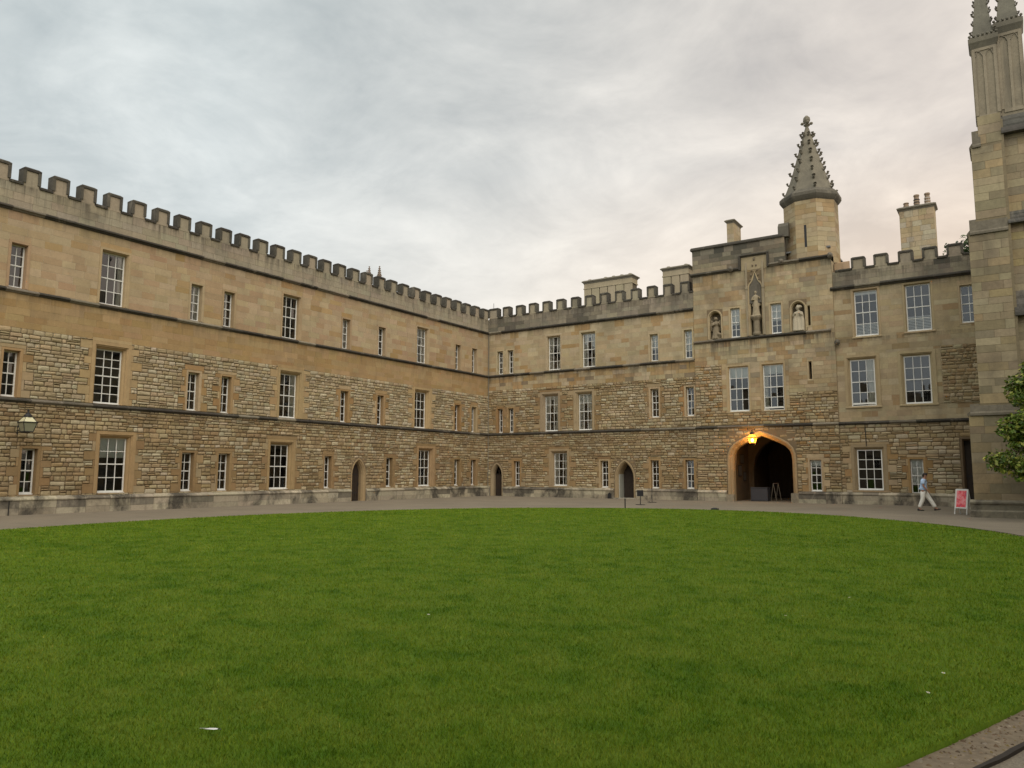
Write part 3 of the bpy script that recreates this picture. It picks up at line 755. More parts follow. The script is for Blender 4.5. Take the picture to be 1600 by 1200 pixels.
# ================================================================== south range (left)
def south_range():
    b = new_building('south_range', 'long crenellated three storey stone range with a wall lantern beside the lawn', (0,0,0), R(90))
    nar = [(-32.61,-32.02),(-24.73,-24.13),(-22.91,-22.30),(-14.86,-14.24),(-11.83,-11.19),(-4.03,-3.44),(-2.06,-1.46)]
    wid = [(-29.07,-27.87),(-19.26,-18.03),(-8.20,-7.01)]
    for i, (p, q) in enumerate(nar): make_window(b, p, q, S2+0.05, 10.71, 2, 4, 'narrow', tone=random.choice(T_PALE), decor=[('right', 0.4)] if i in (1, 3) else None)
    for i, (p, q) in enumerate(wid): make_window(b, p, q, S2+0.05, 11.34, 3, 4, 'plain_wide', tone=random.choice(T_PALE), decor=[[('right', 0.24)], None, [('right', 0.5)]][i])
    for i, (p, q) in enumerate([(-32.58,-32.0),(-24.66,-24.06),(-22.83,-22.26),(-14.87,-14.26),(-11.80,-11.23),(-4.03,-3.44),(-2.07,-1.48)]):
        make_window(b, p, q, S1+0.05, 6.42, 2, 4, 'narrow', quoin=T_OCHRE, decor=[('left', 0.3)] if i == 4 else None)
    for i, (p, q) in enumerate([(-29.09,-27.66),(-19.28,-17.84),(-8.34,-6.84)]): make_window(b, p, q, S1+0.05, 7.13, 3, [6, 4, 4][i], 'wide', quoin=[(0.42,0.31,0.17),(0.40,0.29,0.155),(0.37,0.255,0.13)], tone=(0.40,0.29,0.155), decor=[None, [('right', 0.3)], None][i])
    for i, (p, q) in enumerate([(-31.66,-31.08),(-24.76,-24.13),(-22.80,-22.15),(-15.94,-15.39),(-10.88,-10.29),(-4.03,-3.40),(-2.09,-1.48)]):
        make_window(b, p, q, 0.78, 2.59, 2, 4, 'narrow', tone=T_QLOW[0], quoin=T_QLOW, decor=[('blind', 0.45)] if i == 5 else None)
    for i, (p, q) in enumerate([(-28.67,-27.21),(-19.75,-18.22),(-7.86,-6.34)]): make_window(b, p, q, 0.78, 3.28, 3, 4, 'wide', quoin=T_QLOW, tone=(0.36,0.25,0.13), decor=[[('blind', 0.36)], None, None][i], tilt=[0, -3.5, 0][i])
    arch_frame(b, pointed(-13.70, -12.88, 1.55, 2.34), 0.24, 0.42, 'door_surround', (0.34,0.25,0.14), MOULD_S)
    leaf_door(b, -13.78, -12.80, 2.45, 0.36)
    string_course(b, -40, 0, S1); string_course(b, -40, 0, S2); string_course(b, -40, 0, S3+0.02, 0.17, 0.16)
    plinth(b, -40, 0.0, [(-13.93, -12.66)])
    v0, P = 32.49, 1.1325
    mer = []
    for k in range(-6, 28):
        v = v0-P*k
        mer.append((-v+0.07, -v+0.75))
    mer.append((-0.76, 0.0))
    parapet(b, -40.2, 0.0, S3, PCREN, PTOP, mer)
    sheet = [(-0.2, S1, MORT_R), (S1, 7.35, (0.21,0.165,0.105)), (7.35, S2, (0.44,0.33,0.19)), (S2, S3, MORT_A), (S3, PCREN-0.08, (0.29,0.25,0.185))]
    Z = [dict(z=(0.70, S1-0.14), style='r', tone=tone_fn(T_RUBB, 0.13, 0.3, seed=1, alt=T_RUBC, altp=0.3), mat=M_RUB, name='rubble_stone'),
         dict(z=(S1+0.03, 7.35), style='r', tone=tone_fn(T_RUBC, 0.12, 0.3, seed=2), mat=M_RUB, name='rubble_stone'),
         dict(z=(7.35, S2-0.14), style='a', tone=tone_fn(T_GOLD, 0.05, 0.3, seed=3), mat=M_ASH, name='ashlar_block'),
         dict(z=(S2+0.03, S3-0.15), style='a', tone=tone_fn(T_PALE, 0.05, 0.25, seed=4, alt=T_GOLD, altp=0.10), mat=M_ASH, name='ashlar_block'),
         dict(z=(S3+0.05, PCREN-0.09), style='a', tone=tone_fn(T_PARA, 0.03, 0.25, seed=5), mat=M_GREY, name='parapet_block', n=0.002)]
    finish_walls(b, -40, 0.0, Z, sheet)
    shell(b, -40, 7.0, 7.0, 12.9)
    m = MB(); m.tube([(-31.4-0.65, -0.155, 0.0), (-31.4-0.65, -0.155, 0.62)], 0.018); obj('drain_pipe', m, M_IRON, b['root'])
    return b
south_range()

# ================================================================== west range, left of the gate tower
def west_range():
    b = new_building('west_range', 'crenellated stone range between the quad corner and the gate tower', (0,0,0), 0)
    W = make_window
    for p, q in ((0.79,1.30),(1.72,2.22)): W(b, p, q, S2+0.05, 10.66, 2, 4, tone=T_NW[0])
    W(b, 5.09, 6.23, S2+0.05, 11.39, 3, 4, 'plain_wide', tone=T_NW[0], decor=[('drapes',)]); W(b, 7.85, 8.99, S2+0.05, 11.39, 3, 4, 'plain_wide', tone=T_NW[0], decor=[('drapes',), ('blind', 0.12)])
    W(b, 13.0, 13.56, S2+0.08, 10.74, 2, 4, tone=T_NW[0], decor=[('blind', 0.55)]); W(b, 15.34, 15.87, S2+0.08, 10.79, 2, 4, tone=T_NW[0], decor=[('blind', 0.7)])
    for p, q in ((0.85,1.30),(1.79,2.25)): W(b, p, q, S1+0.05, 6.36, 2, 4, quoin=T_QLOW)
    for i, (p, q) in enumerate(((4.70,6.04),(7.42,8.72))): W(b, p, q, S1+0.05, 7.24, 3, 4, 'wide', quoin=T_QLOW, tone=(0.33,0.26,0.165), decor=[('drapes',), ('blind', 0.10+0.13*i)])
    W(b, 12.97, 13.53, 5.27, 7.14, 2, 4, quoin=T_QLOW, kb=0.6); W(b, 15.38, 15.90, 5.27, 7.12, 2, 4, quoin=[(0.34,0.20,0.09),(0.32,0.19,0.085)], kb=0.6)
    W(b, 2.28, 2.80, 0.70, 2.52, 2, 4, quoin=T_QLOW); W(b, 5.42, 6.74, 0.78, 3.20, 3, 4, 'wide', quoin=T_QLOW, tone=(0.33,0.25,0.15), sill=True, decor=[('right', 0.3), ('left', 0.3)])
    W(b, 9.28, 9.85, 0.70, 2.50, 2, 4, quoin=T_QLOW); W(b, 12.90, 13.45, 0.70, 2.50, 2, 4, quoin=T_QLOW); W(b, 15.46, 16.0, 0.70, 2.50, 2, 4, quoin=T_QLOW) if False else W(b, 15.24, 15.78, 0.70, 2.50, 2, 4, quoin=T_QLOW)
    # doorway in the corner with pierced tracery head
    arch_frame(b, pointed(0.46, 1.17, 1.50, 2.22), 0.2, 0.42, 'door_surround', (0.33,0.26,0.165), MOULD_S)
    leaf_door(b, 0.36, 1.26, 1.55, 0.36)
    m = MB()
    for x0, x1 in ((0.46, 0.815), (0.815, 1.17)): m.tube([(x0, 0.37, 1.55), (x0+0.02, 0.37, 1.75), ((x0+x1)/2, 0.37, 1.98), (x1-0.02, 0.37, 1.75), (x1, 0.37, 1.55)], 0.022, 6)
    m.tube([(0.815, 0.37, 1.5), (0.815, 0.37, 2.2)], 0.02, 6); m.tube([(0.4, 0.37, 1.55), (1.23, 0.37, 1.55)], 0.025, 6)
    obj('tracery', m, M_DARKWOOD, b['root'])
    # open doorway with a pale splayed reveal
    arch_frame(b, pointed(10.55, 11.62, 1.35, 2.36), 0.26, 0.42, 'door_surround', (0.34,0.26,0.155), MOULD_S[:-1]+[(0.0,-0.85)])
    m = MB(); m.box(10.40, 11.77, 0.86, 0.92, 0, 2.5); obj('door', m, M_DARKWOOD, b['root'])
    m = MB(); m.add([(10.556, 0.16, 0.0), (10.556, 0.84, 0.0), (10.556, 0.84, 1.5), (10.556, 0.16, 1.5)], [(0, 1, 2, 3)]); m.box(10.556, 10.60, 0.17, 0.84, 0.01, 1.62); obj('painted_reveal', m, plain_mat('pale_paint', (0.42, 0.43, 0.38), 0.7), b['root'])
    m = MB(); m.box(10.25, 11.95, -0.34, 0.2, -0.05, 0.07, (0.36,0.33,0.27)); obj('doorstep', m, M_PLINTH, b['root'])
    string_course(b, 0.0, 16.0, S1); string_course(b, 0.0, 16.0, S2); string_course(b, 0.0, 16.0, S3+0.02, 0.19, 0.17)
    plinth(b, 0.0, 16.0, [(0.2, 1.42), (10.28, 11.88)], top=0.62)
    # flat black arch, painted shade of the foot scraper recess beside the door
    m = MB(); o = [(-9.93, 0)]; ol = pointed(9.88, 10.12, 0.22, 0.40, 5); m.add([(9.88,-0.152,0.0)]+[(x,-0.152,z) for x, z in ol]+[(10.12,-0.152,0.0)], [tuple(reversed(range(len(ol)+2)))]); m.add([(9.87,-0.156,0),(9.87,-0.13,0),(9.87,-0.13,0.3),(9.87,-0.156,0.3)], [(0,1,2,3)])
    obj('scraper_recess', m, M_IRON, b['root'])
    mer = [(0.0, 0.88)] + [(1.29+1.157*k, 1.29+1.157*k+0.64) for k in range(13)]
    parapet(b, 0.0, 16.05, S3, PCREN+0.05, PTOP+0.06, mer)
    sheet = [(-0.2, S1, (0.20,0.148,0.088)), (S1, 7.75, (0.20,0.15,0.09)), (7.75, S2, (0.30,0.23,0.135)), (S2, S3, MORT_A), (S3, PCREN-0.05, (0.22,0.19,0.145))]
    Z = [dict(z=(0.66, S1-0.14), style='r', tone=tone_fn(T_RUBB, 0.12, 0.3, seed=11, alt=T_RUBC, altp=0.18), mat=M_RUB, name='rubble_stone', h=(0.11, 0.20)),
         dict(z=(S1+0.03, 7.75), style='r', tone=tone_fn(T_RUBB, 0.12, 0.3, seed=12, alt=T_RUBC, altp=0.45), mat=M_RUB, name='rubble_stone'),
         dict(z=(7.75, S2-0.14), style='a', tone=tone_fn(T_GOLD+T_NW+[(0.24,0.19,0.125)], 0.08, 0.4, seed=13), mat=M_GREY, name='ashlar_block'),
         dict(z=(S2+0.03, S3-0.17), style='a', tone=tone_fn(T_NW, 0.07, 0.3, seed=14, alt=T_GOLD, altp=0.12), mat=M_ASH_W, name='ashlar_block'),
         dict(z=(S3+0.05, PCREN-0.06), style='a', tone=tone_fn(T_PARA, 0.08, 0.3, seed=15, dark=T_DARK, dk=0.35), mat=M_GREY, name='parapet_block', n=0.002)]
    finish_walls(b, 0.0, 16.05, Z, sheet)
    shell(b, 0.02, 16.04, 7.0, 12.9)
    m = MB(); m.tube([(0.06, -0.07, 0.7), (0.06, -0.07, 13.1)], 0.035, 6); obj('rainwater_pipe', m, plain_mat('weathered_pipe', (0.20,0.18,0.14), 0.8), b['root'])
    chimney(b['root'], 6.0, 10.0, 4.0, 1.0, 12.8, 16.15, panels=6, crown=True)
    chimney(b['root'], 12.35, 14.3, 4.0, 1.0, 12.8, 16.2, panels=3, crown=True)
    m = MB(); m.tube([(0.28, 0.25, 13.9), (0.28, 0.25, 14.45)], 0.018, 6); obj('rod', m, M_IRON, b['root'])
    return b
west_range()

# ================================================================== gate tower
CROCKET = None
def crocket_mesh():
    global CROCKET
    if CROCKET is None:
        m = MB(); m.tube([(0,0,-0.07),(0.07,0,-0.05),(0.13,0,0.0),(0.15,0,0.06),(0.12,0,0.09)], [0.055,0.05,0.045,0.05,0.025], 6, (0.15,0.135,0.105))
        m.ball((0.10,0.05,0.05), 0.04,0.035,0.045,6,4,(0.15,0.135,0.105)); m.ball((0.10,-0.05,0.05), 0.04,0.035,0.045,6,4,(0.15,0.135,0.105))
        CROCKET = m.mesh('crocket'); CROCKET.materials.append(M_GREY)
    return CROCKET
def spire(parent, cx, cy, z0, z1, r0, sides, ncro, rot, col, cs=1.0, flare=0.12):
    prof = [(r0*(1-t)**1.0*(1+flare*(1-t)**6)+0.05, z0+(z1-z0)*t) for t in [i/14 for i in range(15)]]
    m = MB(); m.lathe(cx, cy, prof, sides, col, rot)
    sp = obj('spire', m, M_GREY, parent)
    for k in range(ncro):
        t = (k+0.4)/ncro*0.93
        r = r0*(1-t)*(1+flare*(1-t)**6)+0.05
        for i in range(sides):
            a = rot+2*math.pi*i/sides
            o = link('crocket', crocket_mesh(), sp); o.location = (cx+(r-0.02)*math.cos(a), cy+(r-0.02)*math.sin(a), z0+(z1-z0)*t); o.rotation_euler.z = a+random.uniform(-0.15, 0.15); s = cs*random.uniform(0.85, 1.15); o.scale = (s, s, s)
    m = MB(); m.lathe(cx, cy, [(0.06*cs, z1-0.15), (0.16*cs, z1-0.03), (0.10*cs, z1+0.06), (0.17*cs, z1+0.2*cs), (0.15*cs, z1+0.34*cs), (0.05*cs, z1+0.45*cs)], 8, col)
    for i in range(4):
        a = math.pi/2*i+0.4; m.ball((cx+0.2*cs*math.cos(a), cy+0.2*cs*math.sin(a), z1+0.06*cs), 0.09*cs, 0.09*cs, 0.07*cs, 6, 4, col)
    obj('finial', m, M_GREY, sp)
    return sp
def slit(b, u0, u1, z0, z1):
    m = MB(); ring_profile(m, u0, u1, z0, z1, [(0.09,-0.03),(0.09,0.008),(0.03,0.008),(0.0,-0.02),(0.0,-0.5)], 1.0, jit(T_TOWER[0])); m.add([(u0,0.45,z0),(u1,0.45,z0),(u1,0.45,z1),(u0,0.45,z1)], [(0,1,2,3)], (0.01,0.01,0.01))
    b['holes'].append((u0-0.08,u1+0.08,z0-0.08,z1+0.08)); b['shole'].append((u0-0.09,u1+0.09,z0-0.09,z1+0.09)); obj('slit_window', m, M_DRESS, b['root'])

TU0, TU1 = 16.05, 24.38
def gate_tower():
    b = new_building('gate_tower', 'gate tower with statue niches, octagonal spired turret and dark archway', (0,-0.06,0), 0)
    W = lambda *a, **k: make_window(*a, **{'depth': 0.17, **k})
    # archway
    half = [(18.24,2.45),(18.27,2.76),(18.36,3.02),(18.56,3.26),(18.90,3.46),(19.42,3.70),(19.97,3.93)]
    outl = half + [(2*19.97-x, z) for x, z in reversed(half[:-1])]
    mould = [(0.30,0.036),(0.28,0.075),(0.21,0.075),(0.19,0.03),(0.15,0.01),(0.11,-0.10),(0.06,-0.13),(0.0,-0.24),(0.0,-0.62)]
    arch_frame(b, outl, 0.34, 0.7, 'gate_arch', (0.37,0.27,0.155), mould)
    m = MB(); m.box(17.86, 18.30, -0.16, 0.3, -0.1, 0.42, (0.33,0.28,0.20)); m.box(21.64, 22.06, -0.16, 0.3, -0.1, 0.55, (0.34,0.29,0.21)); obj('arch_base', m, M_PLINTH, b['root'])
    # passage
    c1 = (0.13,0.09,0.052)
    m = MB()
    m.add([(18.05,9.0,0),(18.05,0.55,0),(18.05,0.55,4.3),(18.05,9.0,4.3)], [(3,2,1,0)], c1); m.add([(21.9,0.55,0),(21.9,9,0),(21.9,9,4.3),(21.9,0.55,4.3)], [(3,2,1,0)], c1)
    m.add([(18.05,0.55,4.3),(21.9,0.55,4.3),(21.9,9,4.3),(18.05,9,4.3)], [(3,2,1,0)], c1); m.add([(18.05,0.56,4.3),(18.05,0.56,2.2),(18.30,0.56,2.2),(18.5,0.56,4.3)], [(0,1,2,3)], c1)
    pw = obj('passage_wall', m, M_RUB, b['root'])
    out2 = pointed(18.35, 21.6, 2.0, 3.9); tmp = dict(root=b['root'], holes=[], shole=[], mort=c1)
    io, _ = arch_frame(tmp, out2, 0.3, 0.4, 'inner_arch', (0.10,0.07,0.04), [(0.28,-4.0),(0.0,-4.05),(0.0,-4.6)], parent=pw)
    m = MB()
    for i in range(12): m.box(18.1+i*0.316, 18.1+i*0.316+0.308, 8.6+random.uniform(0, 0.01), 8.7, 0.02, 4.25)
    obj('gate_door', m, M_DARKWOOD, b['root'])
    # storey over the arch
    W(b, 18.12, 19.40, 5.42, 8.20, 3, 4, 'plain_wide', tone=T_TOWER[1], kb=0.4, decor=[('blind', 0.24)])
    W(b, 20.18, 21.46, 5.42, 8.20, 3, 4, 'plain_wide', tone=T_TOWER[1], kb=0.4, lift=0.12, decor=[('left', 0.25), ('blind', 0.2)])
    W(b, 22.72, 23.33, 0.66, 2.46, 2, 4, quoin=T_OCHRE, decor=[('blind', 0.2)])
    W(b, 18.40, 18.97, 9.99, 11.82, 2, 4, tone=T_TOWER[0], decor=[('blind', 0.56)]); W(b, 20.84, 21.45, 9.99, 11.82, 2, 4, tone=T_TOWER[0], decor=[('blind', 0.56)])
    slit(b, 22.95, 23.09, 10.28, 11.45); slit(b, 22.88, 23.04, 7.13, 8.16)
    # statue niches
    nm = [(0.13,0.0),(0.12,0.03),(0.06,0.03),(0.03,-0.05),(0.0,-0.09),(0.0,-0.55)]
    def niche_back(a, c, z0, z1):
        m = MB(); n = 8
        rings = [[(((a+c)/2)-(c-a)/2*math.cos(math.pi*i/n), 0.30+0.26*math.sin(math.pi*i/n), z) for i in range(n+1)] for z in (z0, z1)]
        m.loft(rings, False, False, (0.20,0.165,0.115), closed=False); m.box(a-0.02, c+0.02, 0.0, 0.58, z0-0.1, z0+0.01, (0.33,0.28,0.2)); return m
    for a, c in ((17.07,17.76),(22.07,22.76)):
        o, _ = arch_frame(b, pointed(a, c, 11.36, 11.74), 0.16, 0.5, 'niche', T_TOWER[0], nm, zbase=10.02)
        obj('niche_back', niche_back(a, c, 10.02, 11.8), M_GREY, o)
    a, c = 19.64, 20.30
    ogee = [(a,12.95),(a+0.01,13.05),(a+0.06,13.17),(a+0.15,13.27),(a+0.23,13.40),(a+0.29,13.58),(a+0.33,13.85)]
    ol = ogee + [(a+c-x, z) for x, z in reversed(ogee[:-1])]
    o, _ = arch_frame(b, ol, 0.16, 0.5, 'niche', T_TOWER[0], nm, zbase=10.02)
    obj('niche_back', niche_back(a, c, 10.02, 13.9), M_GREY, o)
    m = MB(); m.lathe((a+c)/2, 0.10, [(0.24,10.02),(0.26,10.12),(0.20,10.25),(0.20,10.9),(0.28,11.02),(0.33,11.1),(0.33,11.16)], 10, (0.24,0.20,0.14)); obj('pedestal', m, M_GREY, o)
    for x in (19.47, 20.47):
        m = MB(); m.prism_x([(0.0,10.0),(-0.10,10.0),(-0.10,14.2),(-0.03,14.55),(0.0,14.6)], x-0.055, x+0.055, (0.31,0.26,0.18)); m.prism_x([(0.0,12.9),(-0.13,12.9),(-0.13,13.0),(0.0,13.05)], x-0.08, x+0.08, (0.31,0.26,0.18)); obj('niche_shaft', m, M_DRESS, o)
    for k in range(4):
        for sg in (-1, 1):
            m = MB(); z = 13.45+k*0.30; x = 19.97+sg*(0.26-0.05*k); m.ball((x, -0.03, z), 0.055, 0.06, 0.075, 6, 4, (0.20,0.16,0.11)); obj('carved_leaf', m, M_GREY, o)
    m = MB(); m.ball((19.97,-0.04,14.75), 0.07, 0.07, 0.12, 6, 4, (0.21,0.17,0.12)); obj('carved_leaf', m, M_GREY, o)
    # strings
    string_course(b, TU0-0.02, TU1, S1+0.02); string_course(b, TU0-0.02, 24.2, 9.95, 0.16, 0.16)
    string_course(b, TU0-0.12, 19.05, 14.34, 0.20, 0.18); string_course(b, 20.85, TU1, 14.34, 0.20, 0.18); string_course(b, 19.03, 20.87, 15.10, 0.16, 0.16)
    m = MB(); m.box(19.03, 19.16, -0.15, 0.02, 14.14, 15.0, SOOT); m.box(20.74, 20.87, -0.15, 0.02, 14.14, 15.0, SOOT); obj('label_stop', m, M_SOOT, b['root'])
    for x, z in ((18.55,14.28),(21.6,14.30),(24.35,14.25),(24.52,9.12)):
        m = MB(); m.ball((x,-0.17,z), 0.16,0.16,0.18,8,6,(0.17,0.15,0.12)); m.ball((x+0.05,-0.30,z-0.02), 0.08,0.07,0.08,6,4,(0.15,0.13,0.10)); m.ball((x-0.06,-0.27,z+0.05), 0.06,0.06,0.06,6,4,(0.15,0.13,0.10)); obj('carved_boss', m, M_GREY, b['root'])
    plinth(b, TU0, TU1, [(17.86, 22.06)], top=0.60)
    sheet = [(-0.2, S1, (0.21,0.155,0.092)), (S1, 7.2, (0.21,0.155,0.092)), (7.2, 14.2, (0.33,0.26,0.16)), (14.2, 15.9, (0.15,0.13,0.10))]
    rub = tone_fn(T_RUBB, 0.12, 0.3, seed=21, alt=T_RUBC+T_OCHRE, altp=0.35); ash = tone_fn(T_TOWER, 0.08, 0.35, seed=22, alt=[(0.35,0.245,0.13),(0.30,0.25,0.17)], altp=0.16)
    Z = [dict(z=(0.64, S1-0.12), style='r', tone=rub, mat=M_RUB, name='rubble_stone', h=(0.14,0.24), w=(0.24,0.6)),
         dict(z=(S1+0.05, 5.5), style='r', tone=rub, mat=M_RUB, name='rubble_stone'),
         dict(z=(5.5, 8.4), u=(TU0, 17.75), style='r', tone=tone_fn(T_RUBC, 0.12, 0.3, seed=23, alt=T_OCHRE, altp=0.4), mat=M_RUB, name='rubble_stone'),
         dict(z=(5.5, 6.4), u=(21.75, TU1), style='r', tone=rub, mat=M_RUB, name='rubble_stone'),
         dict(z=(5.5, 8.4), u=(17.75, 21.75), style='a', tone=ash, mat=M_ASH_T, name='ashlar_block', h=(0.2,0.34), w=(0.3,0.8), n=0.006),
         dict(z=(6.4, 8.4), u=(21.75, TU1), style='a', tone=ash, mat=M_ASH_T, name='ashlar_block', h=(0.2,0.34), w=(0.3,0.8), n=0.006),
         dict(z=(8.4, 9.79), style='a', tone=ash, mat=M_GREY_T, name='ashlar_block', h=(0.22,0.34), w=(0.35,0.8), n=0.004),
         dict(z=(9.98, 14.14), style='a', tone=ash, mat=M_ASH_T, name='ashlar_block', h=(0.24,0.36), w=(0.4,0.95)),
         dict(z=(14.38, 15.9), style='a', tone=tone_fn(T_TOWER, 0.1, 0.4, seed=24, dark=T_DARK, dk=0.78), mat=M_GREY_T, name='parapet_block', h=(0.24,0.32))]
    b['shole'].append((19.16, 20.74, 14.14, 14.98)); b['shole'].append((21.80, 25, 14.36, 17)); b['holes'].append((21.80, 25, 14.36, 17))
    m = MB(); m.box(21.0, TU1, 0.02, 2.4, 14.0, 14.37, T_DARK[1]); obj('ledge', m, M_SOOT, b['root'])
    finish_walls(b, TU0, TU1, Z, sheet)
    m = MB(); m.box(19.17, 20.73, -0.012, 0.0, 14.1, 14.97, (0.37,0.30,0.19)); obj('carved_panel', m, M_ASH, b['root'])
    m = MB(); m.prism_x([(0.62,15.86),(-0.09,15.86),(-0.09,15.94),(0.05,16.08),(0.5,16.10),(0.62,15.96)], TU0-0.10, 21.75, SOOT); obj('parapet_coping', m, M_SOOT, b['root'])
    m = MB(); m.box(TU0, 21.78, 0.015, 0.5, 12.0, 15.88, T_DARK[1]); m.box(TU0, TU0+0.45, 0.5, 6.0, 12.0, 15.88, T_PARA[0]); m.box(TU0, 21.8, 5.6, 6.0, 12.0, 15.88, T_PARA[0]); obj('parapet', m, M_GREY, b['root'])
    # body
    m = MB(); m.add([(TU1,9.1,0),(TU0,9.1,0),(TU0,9.1,15),(TU1,9.1,15)], [(0,1,2,3)], T_NW[0]); m.add([(TU0,9.1,0),(TU0,0,0),(TU0,0,15.88),(TU0,9.1,15)], [(0,1,2,3)], T_NW[0]); m.add([(TU1,0,0),(TU1,9.1,0),(TU1,9.1,14.9),(TU1,0,14.3)], [(0,1,2,3)], T_NW[0]); obj('outer_wall', m, M_ASH, b['root'])
    m = MB(); m.box(TU0+0.1, TU1-0.1, 0.4, 9.0, 14.9, 15.0); obj('roof', m, M_LEAD, b['root'])
    m = MB(); m.box(TU0+0.05, TU1-0.05, 2.6, 2.7, 4.5, 14.8); m.box(TU0+0.05, TU1-0.05, 0.45, 8.9, 4.36, 4.5); m.box(TU0+0.05, TU1-0.05, 0.45, 2.6, 9.0, 9.1); m.box(22.0, TU1-0.05, 2.6, 2.7, 0.05, 4.3); m.box(TU0+.05, 18.0, 2.6, 2.7, 0.05, 4.3); obj('interior_wall', m, M_ROOM, b['root'])  # near-black sheets paint the unlit rooms behind the tower windows
    chimney(b['root'], 17.10, 17.58, 4.0, 1.6, 14.9, 18.85, panels=0)
    # turret
    tx, ty, r = 23.08, 1.47, 1.58
    oct_ = [(tx+r*math.cos(R(-112.5+45*i)), ty+r*math.sin(R(-112.5+45*i))) for i in range(8)]
    m = MB(); m.loft([[(tx+(x-tx)*0.992, ty+(y-ty)*0.992, 14.0) for x, y in oct_], [(tx+(x-tx)*0.992, ty+(y-ty)*0.992, 18.05) for x, y in oct_]], True, True, (0.33,0.27,0.18)); tur = obj('turret', m, M_MORT, b['root'])
    for i in range(8):
        (xa, ya), (xb, yb) = oct_[i], oct_[(i+1) % 8]
        L = math.hypot(xb-xa, yb-ya); hl = [(L*0.40, L*0.40+0.13, 15.0, 16.35)] if i == 0 else []
        k = 1.0 if i in (1, 2, 7) else 0.95
        face_blocks(tur, ((xa, ya), (xb, yb)), 14.05, 17.95, tone_fn([tuple(c*k for c in t) for t in T_TOWER[:4]], 0.08, 0.4, seed=25+i, dark=T_DARK, dk=-0.05 if i != 7 else 0.1), M_ASH, holes=hl)
        if i == 0: m = MB(); m.box(xa+L*0.40, xa+L*0.40+0.13, ya-0.002, ya+0.05, 15.0, 16.35, (0.012,0.011,0.01)); obj('slit_window', m, M_IRON, tur)
    m = MB(); m.lathe(tx, ty, [(1.56,17.85),(1.66,17.95),(1.74,18.06),(1.80,18.16),(1.80,18.34),(1.62,18.52),(1.50,18.60)], 8, (0.13,0.118,0.095), R(22.5)); obj('turret_cornice', m, M_SOOT, tur)
    spire(tur, tx, ty, 18.5, 23.15, 1.34, 8, 7, R(22.5), (0.20,0.18,0.138), 1.3)
    m = MB(); m.prism_x([(0.4,15.85),(-0.02,15.85),(-0.02,16.5),(0.2,16.75),(0.4,16.75)], 21.45, 22.05, (0.13,0.118,0.095)); obj('parapet_step', m, M_GREY, b['root'])
    return b
gate_tower()

